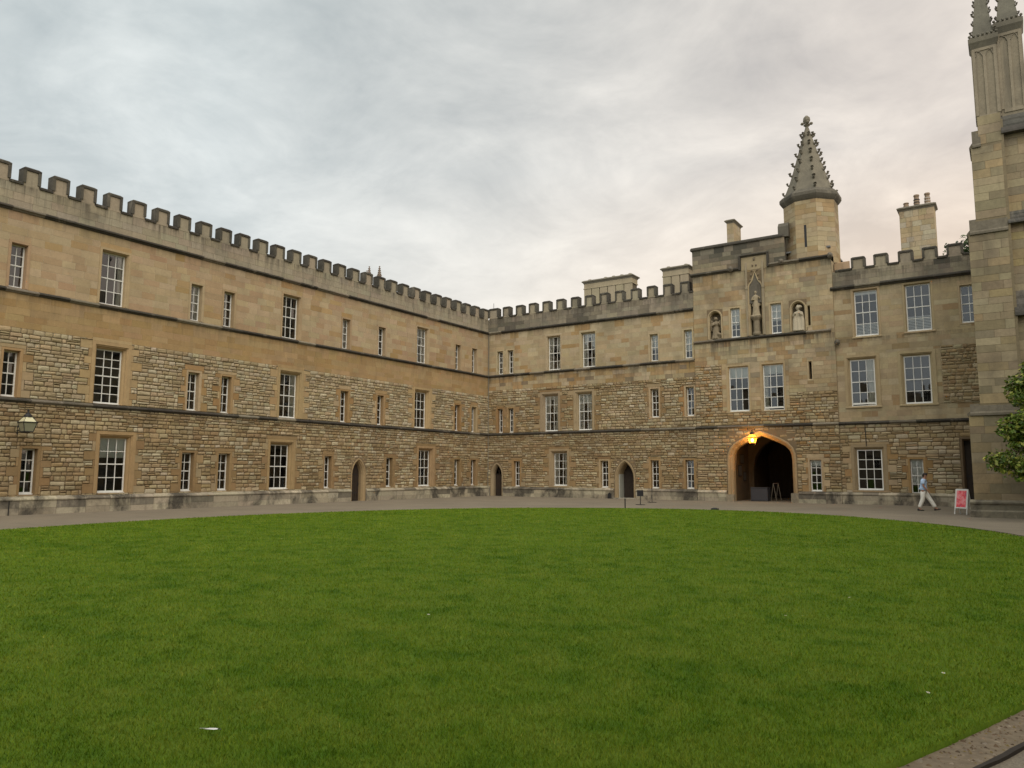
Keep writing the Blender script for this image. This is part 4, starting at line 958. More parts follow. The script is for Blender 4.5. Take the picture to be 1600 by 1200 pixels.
# ================================================================== range right of the tower
def north_west_range():
    b = new_building('north_west_range', 'crenellated stone range with tall sashes between gate tower and chapel buttress', (0,0,0), 0)
    W = lambda *a, **k: make_window(*a, **{'depth': 0.17, **k}); S3b = 12.36
    W(b, 25.42, 26.70, 9.38, 12.04, 3, 4, 'plain_wide', tone=T_NW[1], kb=0.5, sill=True, decor=[('slats', 7), ('blind', 0.08)])
    W(b, 28.03, 29.32, 9.40, 12.04, 3, 4, 'plain_wide', tone=T_NW[1], kb=0.5, sill=True, decor=[('slats', 9)])
    W(b, 30.67, 31.44, 9.60, 11.62, 2, 4, tone=T_NW[1], kb=0.5, decor=[('right', 0.3)])
    W(b, 24.95, 26.47, 5.44, 8.20, 3, 4, 'wide', tone=T_NW[1], kb=0.4, sill=True, lift=0.10, decor=[('right', 0.36)]); W(b, 27.67, 29.20, 5.44, 8.20, 3, 4, 'wide', tone=T_NW[1], kb=0.4, sill=True)
    W(b, 25.08, 26.60, 0.78, 3.14, 3, 4, 'wide', tone=(0.33,0.25,0.15), quoin=T_OCHRE, sill=True); W(b, 27.84, 28.46, 0.60, 2.46, 2, 4, quoin=T_OCHRE, decor=[('blind', 0.72)])
    # tall moulded doorway beside the chapel
    m = MB(); ring_profile(m, 30.38, 31.6, 0.0, 3.42, [(0.18,0.034),(0.17,0.05),(0.08,0.05),(0.05,-0.03),(0.02,-0.12),(0.0,-0.2),(0.0,-0.5)], 0.0, (0.16,0.115,0.07)); obj('door_surround', m, M_DRESS, b['root'])
    b['holes'].append((30.22,31.76,-0.3,3.58)); b['shole'].append((30.2,31.78,-0.3,3.6)); leaf_door(b, 30.38, 31.6, 3.42, 0.40)
    string_course(b, TU1, 36, S1+0.02, 0.16, 0.15); string_course(b, 24.25, 36, S3b+0.02, 0.22, 0.19)
    plinth(b, TU1, 36, [(30.18, 31.8)], top=0.60)
    parapet(b, TU1+0.2, 36, S3b, 13.36, 13.98, [(25.41,26.15),(26.61,27.35),(27.82,28.57),(29.01,29.75),(30.18,30.95),(31.35,32.1)])
    sheet = [(-0.2, S1, (0.21,0.158,0.095)), (S1, S3b, (0.36,0.295,0.195)), (S3b, 13.25, (0.2,0.175,0.135))]
    rub = tone_fn(T_RUBB, 0.12, 0.3, seed=31, alt=T_RUBC, altp=0.4); ash = tone_fn(T_NW, 0.06, 0.3, seed=32, alt=[(0.34,0.24,0.13)], altp=0.10)
    Z = [dict(z=(0.64, S1-0.12), style='r', tone=rub, mat=M_RUB, name='rubble_stone', h=(0.14,0.25), w=(0.24,0.65)),
         dict(z=(S1+0.05, 5.4), style='a', tone=ash, mat=M_ASH_N, name='ashlar_block', h=(0.2,0.33), w=(0.3,0.8)),
         dict(z=(5.4, 8.5), u=(TU1, 29.6), style='a', tone=ash, mat=M_ASH_N, name='ashlar_block', h=(0.22,0.36), w=(0.35,0.9)),
         dict(z=(5.4, 8.5), u=(29.6, 36), style='r', tone=rub, mat=M_RUB, name='rubble_stone', h=(0.12,0.24)),
         dict(z=(8.5, S3b-0.18), style='a', tone=ash, mat=M_ASH_N, name='ashlar_block', h=(0.25,0.36), w=(0.4,0.95)),
         dict(z=(S3b+0.05, 13.27), style='a', tone=tone_fn(T_PARA, 0.08, 0.3, seed=35, dark=T_DARK, dk=0.45), mat=M_GREY, name='parapet_block', n=0.002)]
    finish_walls(b, TU1, 36, Z, sheet)
    shell(b, TU1+0.03, 36, 7.0, 12.9)
    m = MB(); m.tube([(25.72, -0.05, 4.4), (25.74, -0.05, 3.2)], 0.022, 6); obj('cable_pipe', m, M_IRON, b['root'])
    chimney(b['root'], 27.62, 29.47, 4.0, 1.1, 12.8, 17.65, panels=0, pots=3)
    m = MB(); m.prism_x([(0.5,13.2),(3.0,13.2),(3.0,14.6),(0.5,13.9)], TU1+0.05, TU1+0.5, (0.42,0.30,0.19)); obj('roof_flank', m, M_ASH, b['root'])
    return b
north_west_range()

# ================================================================== chapel end with buttress and pinnacles
def chapel():
    b = new_building('chapel', 'tall chapel end wall with stepped buttress and crocketed pinnacles behind the leafy tree', (0,-10.6,0), 0)
    root = b['root']
    stages = [(31.12, 0.0, 4.0), (31.52, 4.4, 11.4), (31.82, 11.95, 15.02)]
    prof = [(33.0,0),(31.13,0),(31.13,4.0),(31.32,4.42),(31.54,4.42),(31.54,11.4),(31.62,11.42),(31.84,11.95),(31.84,15.02),(32.09,15.7),(32.13,15.7),(32.13,16.0),(33.0,16.0)]
    m = MB(); m.prism_y(list(reversed(prof)), 0.012, 1.5, (0.22,0.18,0.115)); bt = obj('buttress', m, M_MORT, root)
    t1 = tone_fn(T_CHAPEL, 0.12, 0.4, seed=41)
    for a, c, z0, z1 in ((31.13,32.92,0.66,3.98),(31.54,32.90,4.46,11.38),(31.84,32.90,11.98,15.0),(32.13,32.93,15.1,16.3)):
        face_blocks(bt, ((a, 0.0), (c, 0.0)), z0, z1, t1, M_ASH_C, hr=(0.26,0.42), wr=(0.35,0.95))
    for a, c, z0, z1 in ((31.13,32.92,4.0,4.46),(31.54,32.92,11.36,12.0),(31.84,32.2,15.0,15.72)):
        m = MB(); m.prism_x([(0.02,z0),(-0.07,z0),(-0.07,z0+0.09),(-0.02,z0+0.16),(0.02,z1)], a+0.06, c, (0.17,0.15,0.115))
        m.prism_y([(a+0.45,z0-0.001),(a+0.45,z1+0.002),(a+0.40,z1+0.002),(a-0.04,z0+0.09),(a-0.06,z0+0.03),(a-0.02,z0-0.02)], 0.013, 1.52, (0.17,0.15,0.115)); obj('weathering', m, M_SOOT, bt)
    # wall to the right of the buttress
    m = MB(); wall_sheet(m, 32.9, 44, [(0, 16.1, (0.22,0.18,0.115))], [], -0.27)
    m.add([(44,0.27,0),(44,14,0),(44,14,15.4),(44,0.27,16.1)], [(0,1,2,3)]); m.add([(33.0,14,0),(33.0,0.3,0),(33.0,0.3,15.4),(33.0,14,15.4)], [(0,1,2,3)]); m.add([(33,0.27,15.4),(44,0.27,15.4),(44,14,15.4),(33,14,15.4)], [(0,1,2,3)]); m.add([(44,14,0),(33,14,0),(33,14,15.4),(44,14,15.4)], [(0,1,2,3)])
    m.box(32.95, 35.5, 0.29, 1.6, 15.0, 16.12, (0.22,0.18,0.115))
    wl = obj('wall', m, M_MORT, root)
    t2 = tone_fn(T_CHAPEL+[(0.36,0.28,0.15),(0.37,0.30,0.19)], 0.08, 0.35, seed=43)
    for z0, z1, hr in ((0.66,4.0,(0.3,0.5)),(4.1,7.9,(0.28,0.42)),(8.9,11.65,(0.28,0.42)),(12.15,15.4,(0.28,0.42))):
        face_blocks(wl, ((32.92, 0.258), (36.6, 0.258)), z0, z1, t2, M_ASH_C, hr=hr, wr=(0.4,1.1))
    for z0, z1 in ((15.38,16.16),(11.62,12.15),(7.88,8.9)):
        m = MB(); n = 3; h = (z1-z0)/n
        for k in range(n): m.prism_x([(0.27,z0+k*h),(-0.06+0.08*k,z0+k*h),(-0.06+0.08*k,z0+k*h+h*0.35),(0.0+0.08*k,z0+(k+1)*h-0.004),(0.27,z0+(k+1)*h-0.004)], 32.93, 36.6, jit((0.10,0.095,0.085), 0.2))
        obj('weathering', m, M_SOOT, wl)
    m = MB(); m.prism_x([(0.3,-0.1),(-0.26,-0.1),(-0.26,0.24),(-0.17,0.30),(-0.17,0.50),(-0.22,0.54),(-0.22,0.60),(-0.02,0.68),(0.3,0.68)], 30.98, 36.6, (0.24,0.215,0.16)); obj('plinth', m, M_PLINTH, root)
    # pinnacles
    for cx, cy, w, z0, zt, cap in ((32.54,0.50,0.84,16.0,19.30,19.86),(33.42,0.62,0.84,16.1,19.75,20.30)):
        m = MB(); h = w/2
        m.box(cx-h, cx+h, cy-h, cy+h, z0, zt, (0.26,0.225,0.165))
        sh = obj('pinnacle_shaft', m, M_GREY, root)
        for side in range(4):
            f = MB(); pr = 0.035
            for x0, x1, za, zb in ((-h, -h+0.10, z0+0.35, zt-0.05), (h-0.10, h, z0+0.35, zt-0.05), (-0.05, 0.05, z0+0.35, zt-0.35), (-h+0.1, h-0.1, z0+0.2, z0+0.35), (-h+0.1, h-0.1, zt-0.16, zt-0.05)):
                f.box(x0, x1, -h-pr, -h+0.01, za, zb, (0.29,0.25,0.185))
            for s in (-1, 1):
                f.tube([(s*0.05, -h-0.015, zt-0.4), (s*0.12, -h-0.015, zt-0.24), (s*(h/2+0.02), -h-0.015, zt-0.16), (s*(h-0.16), -h-0.015, zt-0.24), (s*(h-0.1), -h-0.015, zt-0.4)], 0.025, 5, (0.24,0.21,0.16))
            o = obj('panel_moulding', f, M_GREY, sh, loc=(cx, cy, 0), rz=side*math.pi/2)
        m = MB(); m.lathe(cx, cy, [(h*1.414, zt-0.02), (h*1.414+0.10, zt+0.14), (h*1.414+0.16, zt+0.22), (h*1.414+0.16, zt+0.40), (h*1.414+0.02, zt+0.50), (h*1.30, cap)], 4, (0.17,0.155,0.12), R(45)); obj('pinnacle_cap', m, M_GREY, sh)
        spire(sh, cx, cy, cap-0.05, cap+3.6, 0.46, 4, 8, R(45), (0.19,0.18,0.145), 0.75, 0.08)
        for k in range(7):
            m = MB(); m.ball((cx-h-0.05+k*(w+0.1)/6, cy-h-0.10, zt+0.50), 0.06, 0.06, 0.06, 6, 4, (0.16,0.15,0.12)); obj('carved_boss', m, M_GREY, sh)
    return b
chapel()

# ================================================================== ranges behind the viewpoint (they show in the window glass)
def plain_range(name, label, loc, rz, length, h, tones):
    b = new_building(name, label, loc, rz)
    m = MB(); wall_sheet(m, 0, length, [(0, h, tones[0])], [], 0); m.add([(length,0,0),(length,8,0),(length,8,h),(length,0,h)], [(0,1,2,3)], tones[0]); m.add([(0,8,0),(0,0,0),(0,0,h),(0,8,h)], [(0,1,2,3)], tones[0]); m.add([(length,8,0),(0,8,0),(0,8,h),(length,8,h)], [(0,1,2,3)], tones[0])
    obj('wall', m, M_GREY, b['root'])
    m = MB(); m.box(0.1, length-0.1, 0.1, 7.9, h-0.3, h-0.2); obj('roof', m, M_LEAD, b['root'])
    for z in (4.5, 8.8, h-1.2): string_course(b, 0, length, z)
    u = 0.5
    while u < length-1:
        m = MB(); m.bbox(u, u+0.74, 0.0, 0.5, h-0.01, h+0.65, 0.01, tones[1]); obj('merlon', m, M_GREY, b['root']); u += 1.14
    u = 2.0
    while u < length-2:
        for z0, z1 in ((0.9,3.0),(5.0,7.0),(9.2,11.0)):
            m = MB(); m.box(u, u+1.1, -0.02, 0.05, z0, z1); o = obj('window', m, M_WHITE, b['root'])
            for i in range(3):
                for j in range(4):
                    p = MB(); w = 1.0/3; hh = (z1-z0-0.1)/4; p.add([(u+.06+i*w,-0.03,z0+.06+j*hh),(u+.03+(i+1)*w-.02,-0.03,z0+.06+j*hh),(u+.03+(i+1)*w-.02,-0.03,z0+.03+(j+1)*hh),(u+.06+i*w,-0.03,z0+.03+(j+1)*hh)], [(0,1,2,3)]); obj('pane', p, M_ROOM, o)
        u += random.choice((3.2, 4.6))
    return b
plain_range('east_range', 'plain crenellated range closing the quad behind the viewpoint', (44, -60, 0), R(180), 46, 11.6, T_PARA)
plain_range('hall_range', 'tall hall range along the path opposite the lantern wall', (43, -12, 0), R(-90), 48, 14.0, T_PARA)

# ================================================================== lanterns
def lamp_glass(name, lit):
    m = bpy.data.materials.new(name); m.use_nodes = True; t = m.node_tree; b = t.nodes['Principled BSDF']
    if lit:
        b.inputs['Base Color'].default_value = (0.8, 0.4, 0.08, 1); b.inputs['Emission Color'].default_value = (1.0, 0.34, 0.02, 1); b.inputs['Emission Strength'].default_value = 1.15; b.inputs['Alpha'].default_value = 0.6
    else:
        b.inputs['Base Color'].default_value = (0.26, 0.26, 0.18, 1); b.inputs['Roughness'].default_value = 0.25
    return m
M_LAMP_ON = lamp_glass('lit_lamp_glass', True); M_LAMP_OFF = lamp_glass('frosted_lamp_glass', False)
M_LAMP_TOP = plain_mat('white_lamp_top', (0.66, 0.63, 0.42), 0.4, var=0.1)
M_BULB = bpy.data.materials.new('bulb'); M_BULB.use_nodes = True; M_BULB.node_tree.nodes['Principled BSDF'].inputs['Emission Color'].default_value = (1.0, 0.72, 0.25, 1); M_BULB.node_tree.nodes['Principled BSDF'].inputs['Emission Strength'].default_value = 14
def lantern(name, label, loc, rz, s, lit, arm):
    root = empty(name, loc, rz); tag(root, label, 'lantern', 'wall lanterns')
    def sq(w, z, r=R(45)): return [(w*math.cos(r+math.pi/2*i)*1.414, w*math.sin(r+math.pi/2*i)*1.414, z) for i in range(4)]
    w0, w1, h, h2, w2 = 0.17*s, 0.27*s, 0.40*s, 0.24*s, 0.12*s
    for i in range(4):
        a, b = sq(w0, 0), sq(w1, h); j = (i+1) % 4
        p = MB(); p.add([a[i], a[j], b[j], b[i]], [(0,1,2,3)]); obj('pane', p, M_LAMP_ON if lit else M_LAMP_OFF, root)
        a, b = sq(w1, h), sq(w2, h+h2); p = MB(); p.add([a[i], a[j], b[j], b[i]], [(0,1,2,3)]); obj('roof_pane', p, M_LAMP_ON if lit else M_LAMP_TOP, root)
    f = MB(); r = 0.016*s
    for i in range(4):
        a, b, c = sq(w0+.005, 0), sq(w1+.005, h), sq(w2+.005, h+h2); j = (i+1) % 4
        f.tube([a[i], b[i], c[i]], r, 5); f.tube([a[i], a[j]], r*1.2, 5); f.tube([b[i], b[j]], r*1.5, 5); f.tube([c[i], c[j]], r, 5)
    obj('frame', f, M_IRON, root)
    c = MB(); c.lathe(0, 0, [(0.17*s,h+h2-0.01),(0.16*s,h+h2+0.06*s),(0.10*s,h+h2+0.13*s),(0.04*s,h+h2+0.17*s),(0.03*s,h+h2+0.24*s),(0.05*s,h+h2+0.28*s),(0.01*s,h+h2+0.33*s)], 10); obj('cap', c, M_IRON, root)
    f = MB(); f.lathe(0, 0, [(0.09*s,-0.05*s),(0.17*s,-0.01),(0.17*s,0.01)], 8); f.tube([(0, 0.0, -0.04*s), (0, arm*0.5, -0.02*s), (0, arm, 0.12*s)], 0.022*s, 6); f.tube([(0, w1, h*0.98), (0, arm, h*0.98)], 0.022*s, 6); f.tube([(0, arm-0.01, -0.1*s), (0, arm-0.01, h+0.1*s)], 0.03*s, 6)
    obj('bracket', f, M_IRON, root)
    if lit:
        bb = MB(); bb.ball((0,0,h*0.55), 0.09*s, 0.09*s, 0.12*s, 10, 8); obj('bulb', bb, M_BULB, root)
        for k, (dx, dy, dz, e) in enumerate(((0, 0.0, h*0.55, 60), (0, 0.36*s, h*0.5, 30))):
            l = bpy.data.lights.new('lamp_light', 'POINT'); l.energy = e; l.color = (1.0, 0.50, 0.13); l.shadow_soft_size = 0.12; lo = bpy.data.objects.new('lamp_light', l); C.objects.link(lo); lo.parent = root; lo.location = (dx, dy, dz)
    return root
lantern('wall_lantern', 'unlit four sided lantern with pale glass bracketed on the long rubble wall', (0.80, -31.9, 3.22), R(90), 0.9, False, 0.8)
lantern('gate_lantern', 'glowing orange lantern bracketed over the dark gate archway', (19.66, -0.68, 3.45), 0, 0.85, True, 0.6)

# ================================================================== statues
def remeshed(name, mb, mat, voxel, parent=None):
    o = obj(name, mb, mat, parent); md = o.modifiers.new('remesh', 'REMESH'); md.mode = 'VOXEL'; md.voxel_size = voxel; md.use_smooth_shade = True
    return o
def robe(mb, H, w, cx=0, lean=0.0, folds=9, ph=0.0, col=None):
    pr = [(0.0,.30,.24),(0.05,.29,.23),(0.2,.25,.20),(0.38,.225,.185),(0.5,.21,.17),(0.6,.175,.145),(0.7,.205,.155),(0.78,.235,.15),(0.82,.19,.12),(0.85,.085,.085),(0.875,.07,.075)]
    rings = []
    for t, a, b_ in pr:
        ring = []
        for i in range(28):
            th = 2*math.pi*i/28; k = 1+0.10*(1-t)*math.sin(folds*th+ph+3*t)
            ring.append((cx+lean*t+a*w*k*math.cos(th), b_*w*k*math.sin(th), t*H))
        rings.append(ring)
    mb.loft(rings, True, True, col)
def statue(name, label, loc, H, col, arms, head, extra=None, rz=0, w=1.0, lean=0.0):
    m = MB(); robe(m, H, w, 0, lean, random.choice((8, 9, 11)), random.random()*6, col)
    hx, hy, hz = head; m.ball((hx, hy, hz), 0.088*H/1.6, 0.10*H/1.6, 0.125*H/1.6, 12, 8, col); m.ball((hx, hy-0.09, hz-0.01), 0.02, 0.03, 0.03, 6, 4, col); m.tube([(lean*.85, 0, H*0.83), (hx, hy, hz)], 0.055, 8, col)
    for pts, rad in arms: m.tube(pts, rad, 8, col)
    if extra: extra(m, col)
    o = remeshed(name, m, stone_mat(name+'_stone', stain=0.5, bump=0.4, grain=0.25, streak=0.3, scale=2.0, base=col), 0.026); o.location = loc; o.rotation_euler.z = rz
    tag(o, label, 'statue', 'carved figures in the tower niches')
    return o
def ex_mary(m, c):
    m.ball((0, 0.03, 1.42), 0.12, 0.11, 0.14, 10, 6, c); m.tube([(-0.12, 0.04, 1.40), (-0.19, 0.03, 1.1), (-0.22, 0.03, 0.6)], [0.05, 0.06, 0.05], 6, c); m.tube([(0.12, 0.04, 1.40), (0.19, 0.03, 1.1), (0.22, 0.03, 0.6)], [0.05, 0.06, 0.05], 6, c); m.box(-0.3, 0.3, -0.22, 0.22, -0.06, 0.02, c)
statue('virgin_statue', 'tall standing robed figure on a pedestal in the central canopied niche', (19.97, 0.02, 11.22), 1.52, (0.36,0.30,0.205),
       [([(-0.17, -0.03, 1.18), (-0.23, -0.06, 0.98), (-0.08, -0.20, 0.98)], [0.06, 0.055, 0.04]), ([(0.17, -0.03, 1.18), (0.26, -0.08, 1.02), (0.20, -0.22, 1.12)], [0.06, 0.055, 0.04])], (0, -0.03, 1.44), ex_mary, w=0.82)
def ex_angel(m, c):
    for s in (-1, 1):
        m.tube([(s*0.10, 0.08, 1.0), (s*0.24, 0.12, 1.18), (s*0.27, 0.12, 0.9), (s*0.24, 0.12, 0.5)], [0.07, 0.09, 0.10, 0.04], 8, c)
    m.tube([(0.14, -0.12, 0.30), (0.26, -0.16, 0.28), (0.24, -0.05, 0.05)], [0.12, 0.11, 0.09], 8, c); m.ball((0.02, 0.0, 1.29), 0.13, 0.12, 0.11, 10, 6, c)
statue('angel_statue', 'dark weathered kneeling angel with folded wings in the niche nearest the range', (17.42, 0.06, 10.03), 1.30, (0.25,0.205,0.14),
       [([(-0.15, -0.03, 1.02), (-0.16, -0.16, 0.85), (0.06, -0.24, 0.92)], [0.06, 0.055, 0.045]), ([(0.18, -0.03, 1.02), (0.24, -0.16, 0.88), (0.16, -0.26, 0.98)], [0.06, 0.055, 0.045])], (0.07, -0.06, 1.26), ex_angel, w=0.88, lean=0.05, rz=R(12))
def ex_bishop(m, c):
    m.lathe(-0.02, -0.02, [(0.11,1.30),(0.14,1.40),(0.10,1.50),(0.02,1.60)], 10, c); m.tube([(-0.22, -0.1, 0.0), (-0.2, -0.1, 0.6), (-0.16, -0.08, 1.1)], [0.14, 0.12, 0.1], 8, c); m.tube([(0.2, -0.06, 0.0), (0.22, -0.06, 0.6), (0.17, -0.05, 1.1)], [0.14, 0.13, 0.1], 8, c); m.tube([(-0.05, -0.1, 1.38), (0.12, -0.05, 1.46), (0.2, 0.0, 1.42)], [0.09, 0.10, 0.06], 8, c)
statue('bishop_statue', 'pale chunky kneeling bishop figure in the niche below the turret', (22.42, 0.06, 10.03), 1.42, (0.50,0.44,0.33),
       [([(-0.18, -0.05, 1.10), (-0.24, -0.18, 0.9), (-0.12, -0.28, 1.05)], [0.075, 0.07, 0.05]), ([(0.18, -0.05, 1.10), (0.22, -0.18, 0.92), (0.06, -0.28, 1.06)], [0.075, 0.07, 0.05])], (-0.02, -0.05, 1.32), ex_bishop, w=0.98)

# ================================================================== things in the archway
def desk():
    root = empty('desk', (19.42, 1.55, 0)); tag(root, 'grey panelled desk standing just inside the archway', 'desk')
    g = plain_mat('grey_laminate', (0.05, 0.05, 0.058), 0.6); m = MB(); m.bbox(-0.52, 0.52, -0.35, 0.35, 0.80, 0.84, 0.006); obj('desk_top', m, g, root)
    m = MB(); m.box(-0.50, 0.50, -0.32, -0.29, 0.03, 0.80); obj('front_panel', m, g, root)
    for x in (-0.5, 0.47): m = MB(); m.box(x, x+0.03, -0.288, 0.32, 0.0, 0.80); obj('side_panel', m, g, root)
desk()
def a_frame(name, label, loc, rz, w, h, panel_mat, frame_mat, spread, panel=True, group=None, cat='sign'):
    root = empty(name, loc, rz); tag(root, label, cat, group)
    for sgn in (-1, 1):
        def P(x, t, o=0.0): return (x, sgn*spread*(1-t)+sgn*o, h*t)
        f = MB()
        for x in (-w/2, w/2): f.tube([P(x, 0), P(x, 1.0)], 0.022, 6)
        if panel: f.tube([P(-w/2, 0.25), P(w/2, 0.25)], 0.022, 6)
        f.tube([P(-w/2, 0.995), P(w/2, 0.995)], 0.022, 6); obj('frame', f, frame_mat, root)
        if panel:
            m = MB(); m.add([P(-w/2+.02, .26, .012), P(w/2-.02, .26, .012), P(w/2-.02, .98, .012), P(-w/2+.02, .98, .012), P(-w/2+.02, .26, -.006), P(w/2-.02, .26, -.006), P(w/2-.02, .98, -.006), P(-w/2+.02, .98, -.006)], [(0,1,2,3),(7,6,5,4),(0,4,5,1),(2,6,7,3),(1,5,6,2),(3,7,4,0)]); obj('board', m, frame_mat, root)
            q = MB(); q.add([P(-w/2+.05, .29, .018), P(w/2-.05, .29, .018), P(w/2-.05, .95, .018), P(-w/2+.05, .95, .018)], [(0,1,2,3)]); obj('poster', q, panel_mat, root)
    return root
def poster_mat():
    m, t, b = new_mat('red_poster'); P = N(t, 'ShaderNodeNewGeometry').outputs['Position']
    n1 = noise_tex(t, P, 5.5, 3, 0.6); n2 = noise_tex(t, vscale(t, P, (9, 9, 22)), 1.0, 2, 0.5)
    c = mixc(t, ramp(t, n1, [(0.42, 0.0), (0.58, 1.0)]), (0.80, 0.07, 0.09), (0.88, 0.30, 0.33)); c = mixc(t, ramp(t, n2, [(0.60, 0.0), (0.68, 0.7)]), c, (0.75, 0.55, 0.50)); c = mixc(t, ramp(t, n1, [(0.30, 0.8), (0.38, 0.0)]), c, (0.35, 0.12, 0.30))
    t.links.new(c, b.inputs['Base Color']); b.inputs['Roughness'].default_value = 0.4
    return m
a_frame('pavement_sign', 'white framed pavement board with red and pink poster beside the doorway', (30.62, -8.5, 0), R(-30), 0.52, 1.04, poster_mat(), M_WHITE, 0.20)
a_frame('trestle', 'bare folding trestle standing open in the archway', (20.2, 2.1, 0), R(70), 0.5, 1.08, None, plain_mat('pale_timber', (0.15,0.13,0.10), 0.7), 0.20, panel=False, cat='trestle')
for y0, y1, z0, z1, lb in ((1.6,2.3,1.5,2.2,'dark framed square notice board on the passage wall, next to the arch jamb'),(2.0,2.8,2.3,2.9,'dark wide notice board highest of three on the passage wall'),(2.6,3.2,1.2,1.8,'small dark notice board lowest of three, deepest in the passage')):
    m = MB(); m.box(18.065, 18.10, y0, y1, z0, z1); o = obj('notice_board', m, M_DARKWOOD)
    p = MB(); p.box(18.10, 18.106, y0+0.05, y1-0.05, z0+0.05, z1-0.05); obj('notice_sheet', p, plain_mat('dark_notice', (0.10,0.09,0.08), 0.6), o)
    tag(o, lb, 'notice board', 'notice boards in the passage')

# ================================================================== small things on the path
def sign_stand():
    root = empty('sign_stand', (15.75, -8.1, 0), R(8)); tag(root, 'low black sign plate on a pole with flat base', 'sign')
    m = MB(); m.bbox(-0.17, 0.17, -0.02, 0.02, 0.46, 0.78, 0.006); obj('sign_plate', m, M_IRON, root)
    m = MB(); m.tube([(0,0.03,0.02),(0,0.03,0.55)], 0.022, 8); obj('pole', m, M_IRON, root)
    m = MB(); m.box(-0.25, 0.25, -0.04, 0.06, 0.0, 0.03); m.box(-0.04, 0.04, -0.22, 0.22, 0.001, 0.028); obj('base', m, M_IRON, root)
sign_stand()
def barrier_post():
    root = empty('barrier_post', (14.92, -4.6, 0), R(-4)); tag(root, 'slim black barrier post on a flat cross base below the narrow sash', 'post')
    m = MB(); m.tube([(0,0,0.02),(0,0,0.84)], 0.018, 8); obj('pole', m, M_IRON, root)
    m = MB(); m.box(-0.27, 0.27, -0.04, 0.04, 0.0, 0.03); m.box(-0.04, 0.04, -0.25, 0.25, 0.001, 0.028); obj('base', m, M_IRON, root)
barrier_post()
m = MB(); pts = [Vector((15.9, -8.05, 0.5)), Vector((15.75, -7.2, 0.22)), Vector((15.5, -6.3, 0.10)), Vector((15.2, -5.4, 0.25)), Vector((14.94, -4.62, 0.55))]; m.tube(pts, 0.009, 5)
tag(obj('rope', m, M_IRON), 'thin dark rope sagging between the sign stand and the barrier post', 'rope')
m = MB(); m.lathe(0, 0, [(0.03,0.0),(0.03,0.44),(0.036,0.46),(0.02,0.49)], 8); o = obj('peg', m, M_IRON, loc=(16.95, -12.55, 0.0)); tag(o, 'short black peg at the lawn edge before the open arched door', 'post')
m = MB(); m.loft([[(-0.16,-0.1,0),(0.16,-0.1,0),(0.16,0.1,0),(-0.16,0.1,0)],[(-0.16,-0.1,0.05),(0.16,-0.1,0.05),(0.16,0.1,0.05),(-0.16,0.1,0.05)],[(-0.08,-0.05,0.09),(0.08,-0.05,0.09),(0.08,0.05,0.09),(-0.08,0.05,0.09)]], True, True)
root = empty('ground_spotlight', (20.75, -10.9, 0)); tag(root, 'small black spotlight box low on the path edge before the archway', 'spotlight'); obj('housing', m, M_IRON, root)
m = MB(); m.box(-0.1, 0.1, 0.101, 0.106, 0.015, 0.045); obj('lens', m, M_GLASS, root)

